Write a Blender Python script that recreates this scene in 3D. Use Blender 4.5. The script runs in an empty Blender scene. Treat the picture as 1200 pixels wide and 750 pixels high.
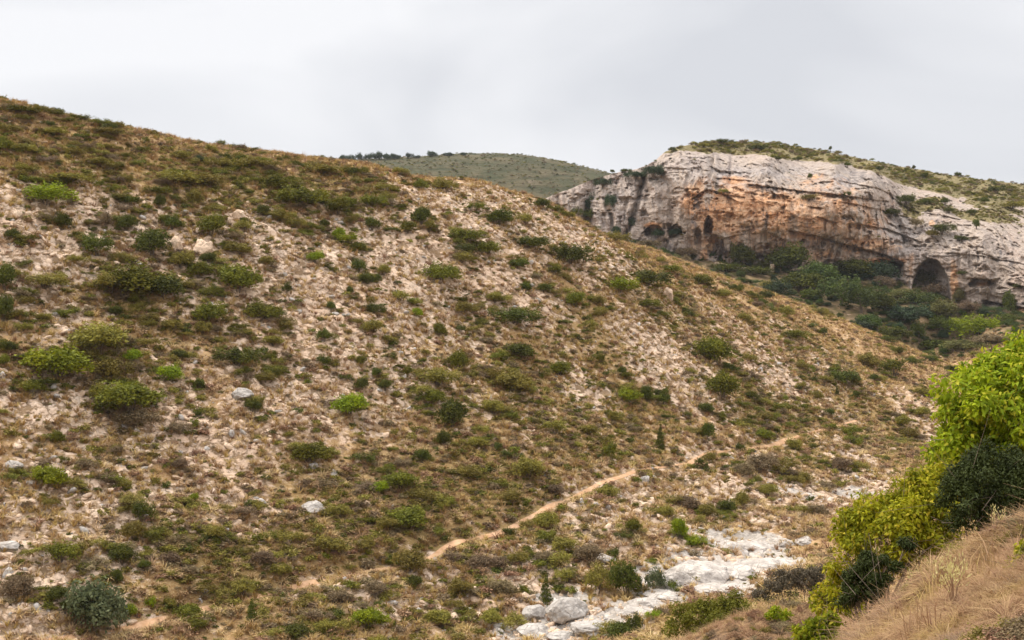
import bpy, math, random
import numpy as np
from mathutils import Vector, Matrix, Euler

R = math.radians
rng = np.random.default_rng(7)
random.seed(7)
SC = bpy.context.scene
COL = SC.collection

# ------------------------------------------------------------------ camera, sky, sun, exposure
F = 1563.0                                    # focal length in photo pixels (1200 wide)
cam_d = bpy.data.cameras.new("camera")
cam = bpy.data.objects.new("camera", cam_d)
COL.objects.link(cam)
cam_d.sensor_width = 36.0
cam_d.lens = 36.0 * F / 1200.0
cam_d.clip_start, cam_d.clip_end = 0.3, 12000.0
cam.location = (0, 0, 0)
cam.rotation_euler = (R(90), 0, 0)
SC.camera = cam

SUN_EL, SUN_AZ = R(55), R(-55)                # azimuth measured from +Y towards +X
world = bpy.data.worlds.new("World")
SC.world = world
world.use_nodes = True
wt = world.node_tree
wt.nodes.clear()
w_out = wt.nodes.new("ShaderNodeOutputWorld")
w_mix = wt.nodes.new("ShaderNodeMixShader")
w_sky = wt.nodes.new("ShaderNodeTexSky")
w_sky.sky_type = 'NISHITA'
w_sky.sun_disc = False
w_sky.sun_elevation = SUN_EL
w_sky.sun_rotation = SUN_AZ
w_b1 = wt.nodes.new("ShaderNodeBackground")
w_b1.inputs[1].default_value = 0.06
w_b2 = wt.nodes.new("ShaderNodeBackground")
wt.links.new(w_sky.outputs[0], w_b1.inputs[0])
w_tc = wt.nodes.new("ShaderNodeTexCoord")
w_map = wt.nodes.new("ShaderNodeMapping")
w_map.inputs['Rotation'].default_value = (0.0, R(18), 0.0)
w_map.inputs['Scale'].default_value = (1.6, 1.6, 4.2)
w_map.inputs['Location'].default_value = (0.35, 0.2, 0.4)
w_n = wt.nodes.new("ShaderNodeTexNoise")
w_n.inputs['Scale'].default_value = 1.3
w_n.inputs['Detail'].default_value = 4.0
w_n.inputs['Roughness'].default_value = 0.45
w_n.inputs['Distortion'].default_value = 0.6
w_r = wt.nodes.new("ShaderNodeValToRGB")
w_r.color_ramp.elements[0].position = 0.36
w_r.color_ramp.elements[0].color = (0.70, 0.712, 0.752, 1)
w_r.color_ramp.elements[1].position = 0.60
w_r.color_ramp.elements[1].color = (0.94, 0.94, 0.96, 1)
wt.links.new(w_tc.outputs['Generated'], w_map.inputs['Vector'])
wt.links.new(w_map.outputs[0], w_n.inputs['Vector'])
wt.links.new(w_n.outputs['Fac'], w_r.inputs[0])
wt.links.new(w_r.outputs[0], w_b2.inputs[0])
w_sep = wt.nodes.new("ShaderNodeSeparateXYZ")               # an overcast sky is about three times brighter overhead than at the horizon
wt.links.new(w_tc.outputs['Generated'], w_sep.inputs[0])
w_m1 = wt.nodes.new("ShaderNodeMapRange")
w_m1.inputs['From Min'].default_value, w_m1.inputs['From Max'].default_value = 0.23, 1.0
w_m1.inputs['To Min'].default_value, w_m1.inputs['To Max'].default_value = 0.475, 1.55
wt.links.new(w_sep.outputs['Z'], w_m1.inputs['Value'])
wt.links.new(w_m1.outputs[0], w_b2.inputs[1])
w_mix.inputs[0].default_value = 0.96
wt.links.new(w_b1.outputs[0], w_mix.inputs[1])
wt.links.new(w_b2.outputs[0], w_mix.inputs[2])
wt.links.new(w_mix.outputs[0], w_out.inputs[0])

sun_d = bpy.data.lights.new("sun", 'SUN')
sun_d.energy = 1.5
sun_d.angle = R(14)
sun_d.color = (1.0, 0.92, 0.80)
sun = bpy.data.objects.new("sun", sun_d)
COL.objects.link(sun)
sd = Vector((math.sin(SUN_AZ) * math.cos(SUN_EL), math.cos(SUN_AZ) * math.cos(SUN_EL), math.sin(SUN_EL)))
sun.rotation_euler = sd.to_track_quat('Z', 'Y').to_euler()

SC.view_settings.view_transform = 'Standard'
SC.view_settings.look = 'None'
SC.view_settings.exposure = 1.1
SC.view_settings.gamma = 1.0
SC.view_settings.use_curve_mapping = False
SC.render.engine = 'CYCLES'
SC.cycles.use_denoising = True
SC.cycles.max_bounces = 4
SC.cycles.diffuse_bounces = 2
SC.cycles.glossy_bounces = 1
SC.cycles.transmission_bounces = 2
SC.cycles.volume_bounces = 0

# ------------------------------------------------------------------ numeric noise helpers
def _hash(ix, iy, iz, s):
    h = (ix.astype(np.int64) * 374761393 + iy.astype(np.int64) * 668265263 + iz.astype(np.int64) * 2147483647 + s * 1442695041) & 0xFFFFFFFF
    h = ((h ^ (h >> 13)) * 1274126177) & 0xFFFFFFFF
    h = ((h ^ (h >> 16)) * 2246822519) & 0xFFFFFFFF
    return ((h ^ (h >> 15)) & 0xFFFFFF) / float(0xFFFFFF)

def vnoise(x, y, z=None, s=0):
    """smooth value noise in [-1, 1]"""
    x = np.asarray(x, float); y = np.asarray(y, float)
    z = np.zeros_like(x) if z is None else np.asarray(z, float)
    fx, fy, fz = np.floor(x), np.floor(y), np.floor(z)
    ux, uy, uz = x - fx, y - fy, z - fz
    ux, uy, uz = [u * u * u * (u * (u * 6 - 15) + 10) for u in (ux, uy, uz)]
    out = 0
    zs = (0, 1) if np.any(uz) else (0,)
    for dz in zs:
        wz = uz if dz else 1 - uz
        for dy in (0, 1):
            wy = uy if dy else 1 - uy
            for dx in (0, 1):
                wx = ux if dx else 1 - ux
                out = out + _hash(fx + dx, fy + dy, fz + dz, s) * wx * wy * wz
    return out * 2 - 1

def fbm(x, y, z=None, octaves=4, s=0, gain=0.5):
    a, t, n = 1.0, 0.0, 0.0
    for o in range(octaves):
        t = t + a * vnoise(x, y, z, s + o * 17)
        n += a
        a *= gain
        x, y = (0.8 * x - 0.6 * y) * 2.03 + 11.3, (0.6 * x + 0.8 * y) * 2.03 - 7.1
        z = None if z is None else z * 2.03 + 3.7
    return t / n

def sstep(a, b, x):
    t = np.clip((x - a) / (b - a), 0, 1)
    return t * t * (3 - 2 * t)

def pix(px, py, d):
    return np.array([(px - 600) / F * d, d, (375 - py) / F * d])

class RBF:
    """multiquadric interpolation of scattered values"""
    def __init__(self, P, v, c, lam=0.0):
        self.P, self.c = np.asarray(P, float), c
        v = np.asarray(v, float)
        n = len(v)
        A = np.zeros((n + 1, n + 1))
        A[:n, :n] = -self._k(self.P) + lam * np.eye(n)
        A[:n, n] = A[n, :n] = 1
        self.w = np.linalg.solve(A, np.append(v, 0))
    def _k(self, X):
        return np.sqrt(((X[:, None, :] - self.P[None]) ** 2).sum(-1) + self.c ** 2)
    def __call__(self, X):
        out = np.empty(len(X))
        for i in range(0, len(X), 100000):
            out[i:i + 100000] = -self._k(X[i:i + 100000]) @ self.w[:-1] + self.w[-1]
        return out

# ------------------------------------------------------------------ scene-graph helpers
def tag(o, label=None, cat=None, group=None, kind=None):
    if label: o['label'] = label
    if cat: o['category'] = cat
    if group: o['group'] = group
    if kind: o['kind'] = kind
    return o

def mesh_np(name, V, faces, mat=None, smooth=False, attrs=None):
    """V (n,3); faces: (m,k) int array of equal polygons"""
    me = bpy.data.meshes.new(name)
    V = np.ascontiguousarray(V, np.float32)
    faces = np.ascontiguousarray(faces, np.int32)
    m, k = faces.shape
    me.vertices.add(len(V)); me.vertices.foreach_set("co", V.ravel())
    me.loops.add(m * k); me.loops.foreach_set("vertex_index", faces.ravel())
    me.polygons.add(m)
    me.polygons.foreach_set("loop_start", np.arange(0, m * k, k, dtype=np.int32))
    if smooth:
        me.polygons.foreach_set("use_smooth", np.ones(m, bool))
    for an, av in (attrs or {}).items():
        a = me.attributes.new(an, 'FLOAT', 'POINT')
        a.data.foreach_set("value", np.ascontiguousarray(av, np.float32).ravel())
    me.update(calc_edges=True)
    if mat: me.materials.append(mat)
    return me

def link(name, me, parent=None):
    o = bpy.data.objects.new(name, me)
    COL.objects.link(o)
    if parent: o.parent = parent
    return o

def grid_faces(nr, nc):
    i = np.arange(nr - 1)[:, None] * nc + np.arange(nc - 1)[None]
    return np.stack([i, i + 1, i + 1 + nc, i + nc], -1).reshape(-1, 4)

def tube(path, radii, sides=6):
    """tapered tube along a polyline; returns V, F (quads)"""
    path = [Vector(p) for p in path]
    V, Fc = [], []
    for k, p in enumerate(path):
        t = (path[min(k + 1, len(path) - 1)] - path[max(k - 1, 0)]).normalized()
        a = t.orthogonal().normalized(); b = t.cross(a)
        for s in range(sides):
            an = 2 * math.pi * s / sides
            V.append(p + (a * math.cos(an) + b * math.sin(an)) * radii[k])
    for k in range(len(path) - 1):
        for s in range(sides):
            s2 = (s + 1) % sides
            Fc.append((k * sides + s, k * sides + s2, (k + 1) * sides + s2, (k + 1) * sides + s))
    return np.array([tuple(v) for v in V]), np.array(Fc)

def join(parts):
    V, Fc, n = [], [], 0
    for v, f in parts:
        V.append(v); Fc.append(f + n); n += len(v)
    return np.concatenate(V), np.concatenate(Fc)

# ------------------------------------------------------------------ materials
class NT:
    def __init__(self, name):
        self.m = bpy.data.materials.new(name)
        self.m.use_nodes = True
        self.t = self.m.node_tree
        self.t.nodes.clear()
        self.out = self.t.nodes.new("ShaderNodeOutputMaterial")
    def n(self, typ, ins=None, **props):
        nd = self.t.nodes.new(typ)
        for k, v in props.items(): setattr(nd, k, v)
        for k, v in (ins or {}).items(): self.set(nd.inputs[k], v)
        return nd
    def set(self, sock, v):
        if isinstance(v, bpy.types.NodeSocket): self.t.links.new(v, sock)
        elif isinstance(v, (tuple, list)) and sock.type == 'RGBA' and len(v) == 3: sock.default_value = (*v, 1)
        else: sock.default_value = v
    def attr(self, name, typ='GEOMETRY'):
        return self.n("ShaderNodeAttribute", attribute_name=name, attribute_type=typ).outputs['Fac']
    def noise(self, vec, scale, detail=3, rough=0.55, dist=0.0):
        return self.n("ShaderNodeTexNoise", {'Vector': vec, 'Scale': scale, 'Detail': detail, 'Roughness': rough, 'Distortion': dist}).outputs['Fac']
    def math(self, op, a, b=0.0, clamp=False):
        return self.n("ShaderNodeMath", {0: a, 1: b}, operation=op, use_clamp=clamp).outputs[0]
    def ss(self, x, a, b):
        return self.n("ShaderNodeMapRange", {'Value': x, 'From Min': a, 'From Max': b}, interpolation_type='SMOOTHSTEP').outputs[0]
    def mix(self, f, a, b, blend='MIX'):
        nd = self.n("ShaderNodeMix", data_type='RGBA', blend_type=blend)
        self.set(nd.inputs[0], f); self.set(nd.inputs[6], a); self.set(nd.inputs[7], b)
        return nd.outputs[2]
    def mapping(self, vec, scale=(1, 1, 1), rot=(0, 0, 0)):
        return self.n("ShaderNodeMapping", {'Vector': vec, 'Scale': scale, 'Rotation': rot}).outputs[0]
    def pos(self):
        return self.n("ShaderNodeNewGeometry").outputs['Position']
    def bump(self, h, dist, strength=1.0):
        return self.n("ShaderNodeBump", {'Height': h, 'Distance': dist, 'Strength': strength}).outputs[0]
    def principled(self, col, rough=0.9, spec=0.2, normal=None):
        ins = {'Base Color': col, 'Roughness': rough, 'Specular IOR Level': spec}
        if normal is not None: ins['Normal'] = normal
        b = self.n("ShaderNodeBsdfPrincipled", ins)
        self.t.links.new(b.outputs[0], self.out.inputs[0])
        return b

def foliage_mat(name, dark, light, trans=0.25, var=0.5, hue_wob=0.0, dry=None, region=None):
    """leaf colour varies per leaf, per plant and in soft clumps"""
    q = NT(name)
    g = q.n("ShaderNodeNewGeometry")
    oi = q.n("ShaderNodeObjectInfo")
    tc = q.n("ShaderNodeTexCoord").outputs['Object']
    clump = q.ss(q.noise(tc, 2.2, 2), 0.3, 0.7)
    f = q.math('ADD', q.math('MULTIPLY', g.outputs['Random Per Island'], var), q.math('MULTIPLY', clump, 1 - var))
    c = q.mix(f, dark, light)
    if region:                                              # the colour drifts from patch to patch
        rn = q.noise(oi.outputs['Location'], 0.55, 3, 0.6)
        c = q.mix(q.math('MULTIPLY', q.ss(rn, 0.50, 0.66), 0.75), c, q.mix(f, *region[0]))
        rn2 = q.noise(oi.outputs['Location'], 0.9, 3, 0.6)
        c = q.mix(q.math('MULTIPLY', q.ss(rn2, 0.54, 0.66), 0.8), c, q.mix(f, *region[1]))
    if dry:
        c = q.mix(q.math('MULTIPLY', q.ss(g.outputs['Random Per Island'], 0.80, 0.86), 0.8), c, dry)
    hs = q.n("ShaderNodeHueSaturation", {'Hue': q.math('ADD', 0.485, q.math('MULTIPLY', oi.outputs['Random'], 0.03)),
             'Saturation': 1.0, 'Value': q.math('ADD', 0.8, q.math('MULTIPLY', oi.outputs['Random'], 0.4)), 'Color': c})
    b = q.n("ShaderNodeBsdfPrincipled", {'Base Color': hs.outputs[0], 'Roughness': 0.7, 'Specular IOR Level': 0.15})
    tr = q.n("ShaderNodeBsdfTranslucent", {'Color': hs.outputs[0]})
    mx = q.n("ShaderNodeMixShader", {0: trans, 1: b.outputs[0], 2: tr.outputs[0]})
    q.t.links.new(mx.outputs[0], q.out.inputs[0])
    return q.m

def simple_mat(name, a, b, scale=3.0, bump=0.02, rough=0.9):
    q = NT(name)
    p = q.n("ShaderNodeTexCoord").outputs['Object']
    if 'stone' in name:                                      # weathered limestone: blotches, lichen, cracks
        p = q.pos()
        n = q.noise(p, 1.1, 6, 0.65, 0.4)
        n2 = q.noise(p, 5.0, 4, 0.7)
        c = q.mix(q.ss(n, 0.3, 0.68), a, b)
        c = q.mix(q.math('MULTIPLY', q.ss(n2, 0.52, 0.66), 0.55), c, tuple(v * .5 for v in a))
        vor = q.n("ShaderNodeTexVoronoi", {'Vector': p, 'Scale': 0.9}, feature='DISTANCE_TO_EDGE')
        ck = q.math('MULTIPLY', q.math('SUBTRACT', 1.0, q.ss(vor.outputs['Distance'], 0.0, 0.05)), q.ss(n, 0.4, 0.6))
        c = q.mix(q.math('MULTIPLY', ck, 0.7), c, tuple(v * .35 for v in a))
        q.principled(c, 0.95, 0.1, q.bump(q.math('ADD', n, q.math('MULTIPLY', n2, 0.5)), bump * 3))
        return q.m
    n = q.noise(p, scale, 5, 0.6)
    q.principled(q.mix(q.ss(n, 0.3, 0.7), a, b), rough, 0.2, q.bump(n, bump))
    return q.m

M = {}
M['bright'] = foliage_mat('leaf_yellow_green', (0.10, 0.135, 0.004), (0.30, 0.335, 0.010))
M['green'] = foliage_mat('leaf_mid_green', (0.072, 0.077, 0.006), (0.205, 0.195, 0.018))
M['dark'] = foliage_mat('leaf_dark_green', (0.042, 0.052, 0.007), (0.132, 0.138, 0.016))
M['olive'] = foliage_mat('leaf_olive', (0.125, 0.105, 0.018), (0.30, 0.245, 0.045))
M['brown'] = foliage_mat('leaf_grey_brown', (0.135, 0.095, 0.050), (0.29, 0.21, 0.115))
M['grey'] = foliage_mat('leaf_grey_green', (0.048, 0.060, 0.022), (0.150, 0.160, 0.075))
M['blue'] = foliage_mat('leaf_blue_green', (0.026, 0.044, 0.020), (0.075, 0.100, 0.042))
M['valley'] = foliage_mat('leaf_valley_green', (0.036, 0.056, 0.010), (0.110, 0.135, 0.028))
M['drab'] = foliage_mat('leaf_drab_olive', (0.085, 0.080, 0.022), (0.19, 0.165, 0.055))
M['bark'] = simple_mat('bark', (0.10, 0.075, 0.05), (0.20, 0.16, 0.12), 8)
M['stone'] = simple_mat('pale_stone', (0.30, 0.27, 0.24), (0.55, 0.50, 0.445), 1.6, 0.05)
M['white_stone'] = simple_mat('white_stone', (0.31, 0.27, 0.235), (0.60, 0.54, 0.475), 1.2, 0.06)
M['tan_stone'] = simple_mat('tan_stone', (0.47, 0.335, 0.225), (0.72, 0.545, 0.395), 1.6, 0.05)

# ground
def ground_material():
    q = NT('ground')
    p = q.pos()
    rock, olive, stream, moor, near = [q.attr(a) for a in ('rock', 'olive', 'stream', 'moor', 'near')]
    n_big = q.noise(p, 0.07, 3)
    n_mid = q.noise(p, 0.45, 4, 0.6)
    pb = q.mapping(p, (0.75, 0.9, 1.9), (0, R(-14), 0))              # beds dip along the ridge
    n_frag = q.noise(pb, 1.2, 5, 0.68, 0.8)
    n_fine = q.noise(p, 5.0, 3, 0.6)
    # dry soil and dead grass
    soil = q.mix(q.ss(n_mid, 0.35, 0.65), (0.27, 0.15, 0.066), (0.45, 0.275, 0.125))
    soil = q.mix(q.ss(n_fine, 0.35, 0.7), soil, (0.42, 0.29, 0.15))
    soil = q.mix(q.math('MULTIPLY', olive, 0.6), soil, (0.20, 0.145, 0.045))
    soil = q.mix(moor, soil, q.mix(q.ss(n_mid, 0.35, 0.6), (0.075, 0.070, 0.026), (0.20, 0.135, 0.075)))
    # limestone rubble
    wp = q.n("ShaderNodeTexNoise", {'Vector': p, 'Scale': 1.1, 'Detail': 3.0, 'Roughness': 0.6})
    pw = q.n("ShaderNodeVectorMath", {0: p, 1: q.n("ShaderNodeVectorMath", {0: wp.outputs['Color'], 'Scale': 1.6}, operation='SCALE').outputs[0]}, operation='ADD').outputs[0]
    vor = q.n("ShaderNodeTexVoronoi", {'Vector': pw, 'Scale': 1.15, 'Randomness': 1.0})
    vcol = q.n("ShaderNodeSeparateColor", {0: vor.outputs['Color']}).outputs[0]
    rk = q.mix(q.ss(n_frag, 0.3, 0.7), (0.43, 0.30, 0.20), (0.74, 0.565, 0.42))
    rk = q.mix(q.math('MULTIPLY', q.ss(vcol, 0.5, 0.95), 0.4), rk, (0.44, 0.36, 0.29))
    rk = q.mix(q.math('MULTIPLY', q.ss(n_big, 0.45, 0.62), 0.4), rk, (0.58, 0.385, 0.25))
    crack = q.ss(q.math('ADD', q.math('MULTIPLY', vor.outputs['Distance'], 0.7), q.math('MULTIPLY', q.noise(p, 2.6, 4, 0.7), 0.6)), 0.62, 0.82)
    rk = q.mix(q.math('MULTIPLY', crack, 0.85), rk, (0.20, 0.125, 0.06))
    # how much of the surface is bare stone
    s = q.math('ADD', q.math('MULTIPLY', n_frag, 0.70), q.math('MULTIPLY', n_mid, 0.75))
    s = q.math('ADD', s, q.math('MULTIPLY', rock, 0.43))
    f = q.ss(s, 0.82, 0.97)
    f = q.math('MULTIPLY', f, q.math('SUBTRACT', 1.0, near))
    c = q.mix(f, soil, rk)
    wr = q.mix(q.ss(n_frag, 0.3, 0.75), (0.33, 0.285, 0.24), (0.61, 0.545, 0.475))
    wr = q.mix(q.math('MULTIPLY', crack, 0.5), wr, (0.33, 0.28, 0.23))
    c = q.mix(q.ss(q.math('ADD', stream, q.math('MULTIPLY', q.math('SUBTRACT', n_mid, 0.5), 0.9)), 0.33, 0.46), c, wr)
    dry = q.mix(q.ss(n_fine, 0.3, 0.7), (0.11, 0.066, 0.036), (0.27, 0.165, 0.085))
    c = q.mix(near, c, dry)
    h = q.math('ADD', q.math('MULTIPLY', n_frag, 0.7), q.math('MULTIPLY', n_fine, 0.3))
    h = q.math('SUBTRACT', h, q.math('MULTIPLY', crack, q.math('MULTIPLY', f, 0.4)))
    q.principled(c, 0.95, 0.1, q.bump(h, 0.30))
    return q.m
M['ground'] = ground_material()

def path_material():
    q = NT('path')
    p = q.pos()
    n = q.noise(p, 1.2, 4, 0.6)
    q.principled(q.mix(q.ss(n, 0.3, 0.7), (0.46, 0.26, 0.135), (0.62, 0.39, 0.235)), 0.95, 0.1, q.bump(n, 0.05))
    return q.m
M['path'] = path_material()

def cliff_material():
    q = NT('cliff')
    p = q.pos()
    org, drk, veg, gry = [q.attr(a) for a in ('orange', 'streak_shade', 'veg', 'grey')]
    fl = q.noise(q.mapping(p, (0.30, 0.30, 0.035)), 1.0, 5, 0.6, 0.4)        # vertical water streaks
    fl2 = q.noise(q.mapping(p, (0.8, 0.8, 0.06)), 1.0, 4, 0.6)
    n1 = q.noise(p, 0.16, 4, 0.6)
    n2 = q.noise(p, 0.9, 4, 0.65)
    st = q.noise(q.mapping(p, (0.05, 0.05, 0.8), (0, R(6), 0)), 1.0, 4, 0.6)   # bedding
    fl4 = q.noise(q.mapping(p, (1.3, 1.3, 0.03)), 1.0, 3, 0.6)
    base = q.mix(q.ss(q.math('ADD', q.math('MULTIPLY', n2, 0.55), q.math('MULTIPLY', fl4, 0.45)), 0.32, 0.66), (0.26, 0.20, 0.155), (0.495, 0.40, 0.325))
    base = q.mix(q.math('MULTIPLY', q.ss(n1, 0.45, 0.65), 0.5), base, (0.45, 0.31, 0.225))
    gr = q.mix(q.ss(fl2, 0.35, 0.6), (0.155, 0.145, 0.145), (0.43, 0.385, 0.36))
    base = q.mix(q.math('MULTIPLY', gry, q.ss(n1, 0.3, 0.6)), base, gr)
    ocol = q.mix(q.ss(st, 0.35, 0.65), (0.50, 0.255, 0.125), (0.62, 0.40, 0.245))
    ocol = q.mix(q.ss(n2, 0.55, 0.75), ocol, (0.58, 0.39, 0.25))
    of = q.ss(q.math('ADD', org, q.math('MULTIPLY', q.math('SUBTRACT', q.math('ADD', q.math('MULTIPLY', fl, 0.6), q.math('MULTIPLY', n1, 0.5)), 0.55), 1.6)), 0.35, 0.75)
    c = q.mix(of, base, ocol)
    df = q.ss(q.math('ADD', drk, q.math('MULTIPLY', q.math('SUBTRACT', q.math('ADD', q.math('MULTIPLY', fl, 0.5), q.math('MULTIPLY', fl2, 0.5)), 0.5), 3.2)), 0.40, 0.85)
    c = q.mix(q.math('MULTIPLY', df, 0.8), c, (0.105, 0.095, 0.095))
    pk = q.math('MULTIPLY', q.ss(q.noise(q.mapping(p, (0.75, 0.75, 0.5)), 1.0, 3, 0.6), 0.60, 0.70), 0.6)
    c = q.mix(pk, c, (0.135, 0.105, 0.088))
    # cracks and pock marks
    vor = q.n("ShaderNodeTexVoronoi", {'Vector': q.mapping(p, (0.5, 0.5, 0.28)), 'Scale': 1.0}, feature='DISTANCE_TO_EDGE')
    ck = q.math('SUBTRACT', 1.0, q.ss(vor.outputs['Distance'], 0.0, 0.07))
    c = q.mix(q.math('MULTIPLY', ck, q.math('MULTIPLY', q.ss(n1, 0.4, 0.6), 0.45)), c, (0.16, 0.12, 0.10))
    # dry scrub ground above the rim
    gcol = q.mix(q.ss(n2, 0.35, 0.65), (0.125, 0.110, 0.045), (0.27, 0.205, 0.105))
    vf = q.ss(q.math('ADD', veg, q.math('MULTIPLY', q.math('SUBTRACT', q.noise(p, 0.35, 4, 0.6), 0.5), 1.3)), 0.40, 0.55)
    c = q.mix(vf, c, gcol)
    h = q.math('ADD', q.math('MULTIPLY', n2, 0.6), q.math('ADD', q.math('MULTIPLY', fl2, 0.9), q.math('MULTIPLY', st, 0.25)))
    q.principled(c, 0.95, 0.1, q.bump(h, 0.7))
    return q.m
M['cliff'] = cliff_material()

def hill_material():
    q = NT('hills')
    p = q.pos()
    n1 = q.noise(p, 0.045, 4, 0.6)
    n2 = q.noise(q.mapping(p, (0.06, 0.03, 0.25)), 1.0, 5, 0.7)
    c = q.mix(q.ss(n2, 0.35, 0.65), (0.044, 0.045, 0.020), (0.105, 0.085, 0.045))
    c = q.mix(q.ss(n2, 0.60, 0.72), c, (0.16, 0.125, 0.085))
    c = q.mix(q.math('MULTIPLY', q.ss(n1, 0.5, 0.65), 0.6), c, (0.052, 0.056, 0.026))
    q.principled(c, 0.95, 0.1, q.bump(n2, 3.0))
    return q.m
M['hills'] = hill_material()

# ------------------------------------------------------------------ terrain
RIDGE = [(-260, 80, 160), (-150, 95, 162), (0, 125, 166), (60, 133, 169), (100, 143, 172), (140, 152, 175), (180, 158, 178), (240, 170, 182),
         (300, 178, 186), (360, 187, 190), (400, 193, 193), (440, 199, 196), (480, 205, 199), (520, 212, 202), (560, 217, 206), (600, 226, 211), (640, 238, 217), (668, 254, 222),
         (690, 268, 227), (730, 284, 236), (770, 296, 245), (805, 310, 253), (840, 322, 262), (880, 336, 271), (920, 349, 280), (950, 362, 286), (985, 376, 292), (1010, 388, 295), (1030, 400, 297),
         (1060, 415, 299), (1090, 430, 300), (1130, 441, 300)]
BASE = [(-200, 800, 78), (0, 790, 84), (200, 785, 90), (400, 780, 94), (600, 752, 99), (700, 722, 102), (760, 702, 106), (830, 678, 112), (900, 648, 124), (960, 615, 140), (1000, 590, 153), (1040, 556, 172), (1075, 520, 198), (1105, 478, 240)]
ctl = []
for r in RIDGE:
    P = pix(*r); ctl.append(P)
    d = r[2]
    for dd, dz in ((35, -4.0), (85, -9.0)):
        k = (d + dd) / d
        if r[0] < 600 or dd < 60:
            ctl.append(np.array([P[0] * k, P[1] * k, P[2] + dz]))
for b in BASE: ctl.append(pix(*b))
for b in [(740, 287, 388), (800, 302, 388), (860, 308, 390), (920, 315, 391), (1000, 324, 393), (1060, 334, 391), (1110, 353, 383), (1160, 366, 373), (1200, 373, 366), (1300, 380, 358),
          (740, 270, 440), (860, 290, 440), (1000, 300, 440), (1110, 320, 430), (1250, 330, 420),
          (1000, 360, 352), (960, 346, 362), (1060, 388, 336), (1100, 408, 322), (1150, 388, 332), (1190, 396, 318), (1080, 362, 356), (1140, 366, 352), (1110, 428, 312), (1150, 418, 305), (1190, 425, 297), (1250, 445, 285), (1300, 420, 300)]:
    ctl.append(pix(*b))
NEAR = [(0, 0, -1.75), (-4, 3, -1.9), (4, 2, -1.6), (1.0, 5, -2.3), (9, 14, -1.6), (14, 22, -2.6), (0, 15, -5.2), (0, 25, -9), (0, 36, -12.0), (-15, 30, -12), (-40, 40, -19), (-60, 20, -15),
        (-25, 55, -21), (-6, 50, -18.5), (3.5, 46, -15.5), (8, 50, -14.5), (15, 45, -10.5), (30, 60, -9), (30, 80, -13), (8, 70, -19.5), (20, 90, -19.5), (42, 120, -17), (62, 160, -15), (85, 210, -12),
        (0, -20, -1.5), (-40, -20, -8), (40, -20, 4), (0, -80, 8), (-150, -60, -10), (150, -60, 20), (40, 30, 0), (80, 60, 2), (120, 120, 2), (140, 200, 0),
        (-40, 62, -23.5), (-120, 40, -22), (-130, 120, 14), (-220, 150, 30), (-220, -20, -10), (300, 100, 20), (300, 350, 5), (400, 500, 10), (-300, 450, 20), (-100, 450, 15), (0, 500, 15), (100, 560, 25), (250, 520, 20), (0, 700, 10), (300, 720, 10), (-300, 720, 10)]
for b in [(1000, 770, 12), (1050, 742, 12), (1100, 700, 12), (1150, 676, 12), (1195, 662, 12), (920, 830, 12), (800, 900, 12), (960, 800, 12), (1050, 800, 8), (1195, 770, 8),
          (960, 786, 16), (1000, 754, 16), (1029, 718, 16), (1060, 684, 16), (1083, 662, 16), (1109, 640, 16), (1150, 624, 16), (1200, 613, 16), (920, 815, 16), (860, 850, 16),
          (960, 776, 20), (1000, 750, 20), (1050, 697, 20), (1083, 660, 20), (1109, 638, 20), (1150, 622, 20), (1200, 609, 20), (920, 800, 20), (860, 825, 20), (780, 850, 20),
          (960, 770, 25), (1000, 752, 25), (1050, 712, 25), (1100, 672, 25), (1150, 650, 25), (1200, 634, 25), (920, 775, 25), (860, 800, 25), (780, 830, 25),
          (965, 722, 32), (1000, 735, 32), (1050, 718, 32), (1100, 700, 32), (1200, 678, 32), (900, 707, 32.5), (930, 702, 32.5), (870, 716, 32.5), (850, 730, 33), (780, 748, 35), (740, 768, 35), (815, 752, 35),
          (900, 748, 40), (860, 766, 40), (960, 738, 40), (780, 788, 40), (930, 722, 38)]:
    NEAR.append(tuple(pix(b[0], b[1] + (20 if b[2] <= 25 else 6), b[2])))
ctl += [np.array(n, float) for n in NEAR]
ctl = np.array(ctl)
H0 = RBF(ctl[:, :2], ctl[:, 2], 1.2, 0.35)

px_in = np.linspace(-90, 1290, 1000)
T = np.concatenate([[-3, -2, -1.4, -1.0, -0.8, -0.65, -0.55, -0.5], (px_in - 600) / F, [0.5, 0.55, 0.65, 0.8, 1.0, 1.4, 2, 3]])
Y = np.concatenate([[-250, -150, -90, -60, -40, -25, -15, -8, -4, 0], np.linspace(2, 10, 30)[:-1], np.linspace(10, 42, 150)[:-1], np.linspace(42, 84, 70)[:-1],
                    np.linspace(84, 190, 360)[:-1], np.linspace(190, 310, 270)[:-1], np.linspace(310, 400, 110)[:-1], np.linspace(400, 720, 30)])
def gY(y): return np.sqrt(np.asarray(y, float) ** 2 + 64.0)
TT, YY = np.meshgrid(T, Y)
XX = TT * gY(YY)
ZZ = np.clip(H0(np.stack([XX.ravel(), YY.ravel()], 1)), -40, 60).reshape(XX.shape)

def sample(A, x, y):
    """bilinear lookup of a grid array at world x, y"""
    x = np.atleast_1d(np.asarray(x, float)); y = np.atleast_1d(np.asarray(y, float))
    t = x / gY(y)
    i = np.clip(np.interp(y, Y, np.arange(len(Y))), 0, len(Y) - 1.001)
    j = np.clip(np.interp(t, T, np.arange(len(T))), 0, len(T) - 1.001)
    i0, j0 = i.astype(int), j.astype(int)
    u, v = i - i0, j - j0
    return (A[i0, j0] * (1 - u) * (1 - v) + A[i0 + 1, j0] * u * (1 - v) + A[i0, j0 + 1] * (1 - u) * v + A[i0 + 1, j0 + 1] * u * v)

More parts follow.
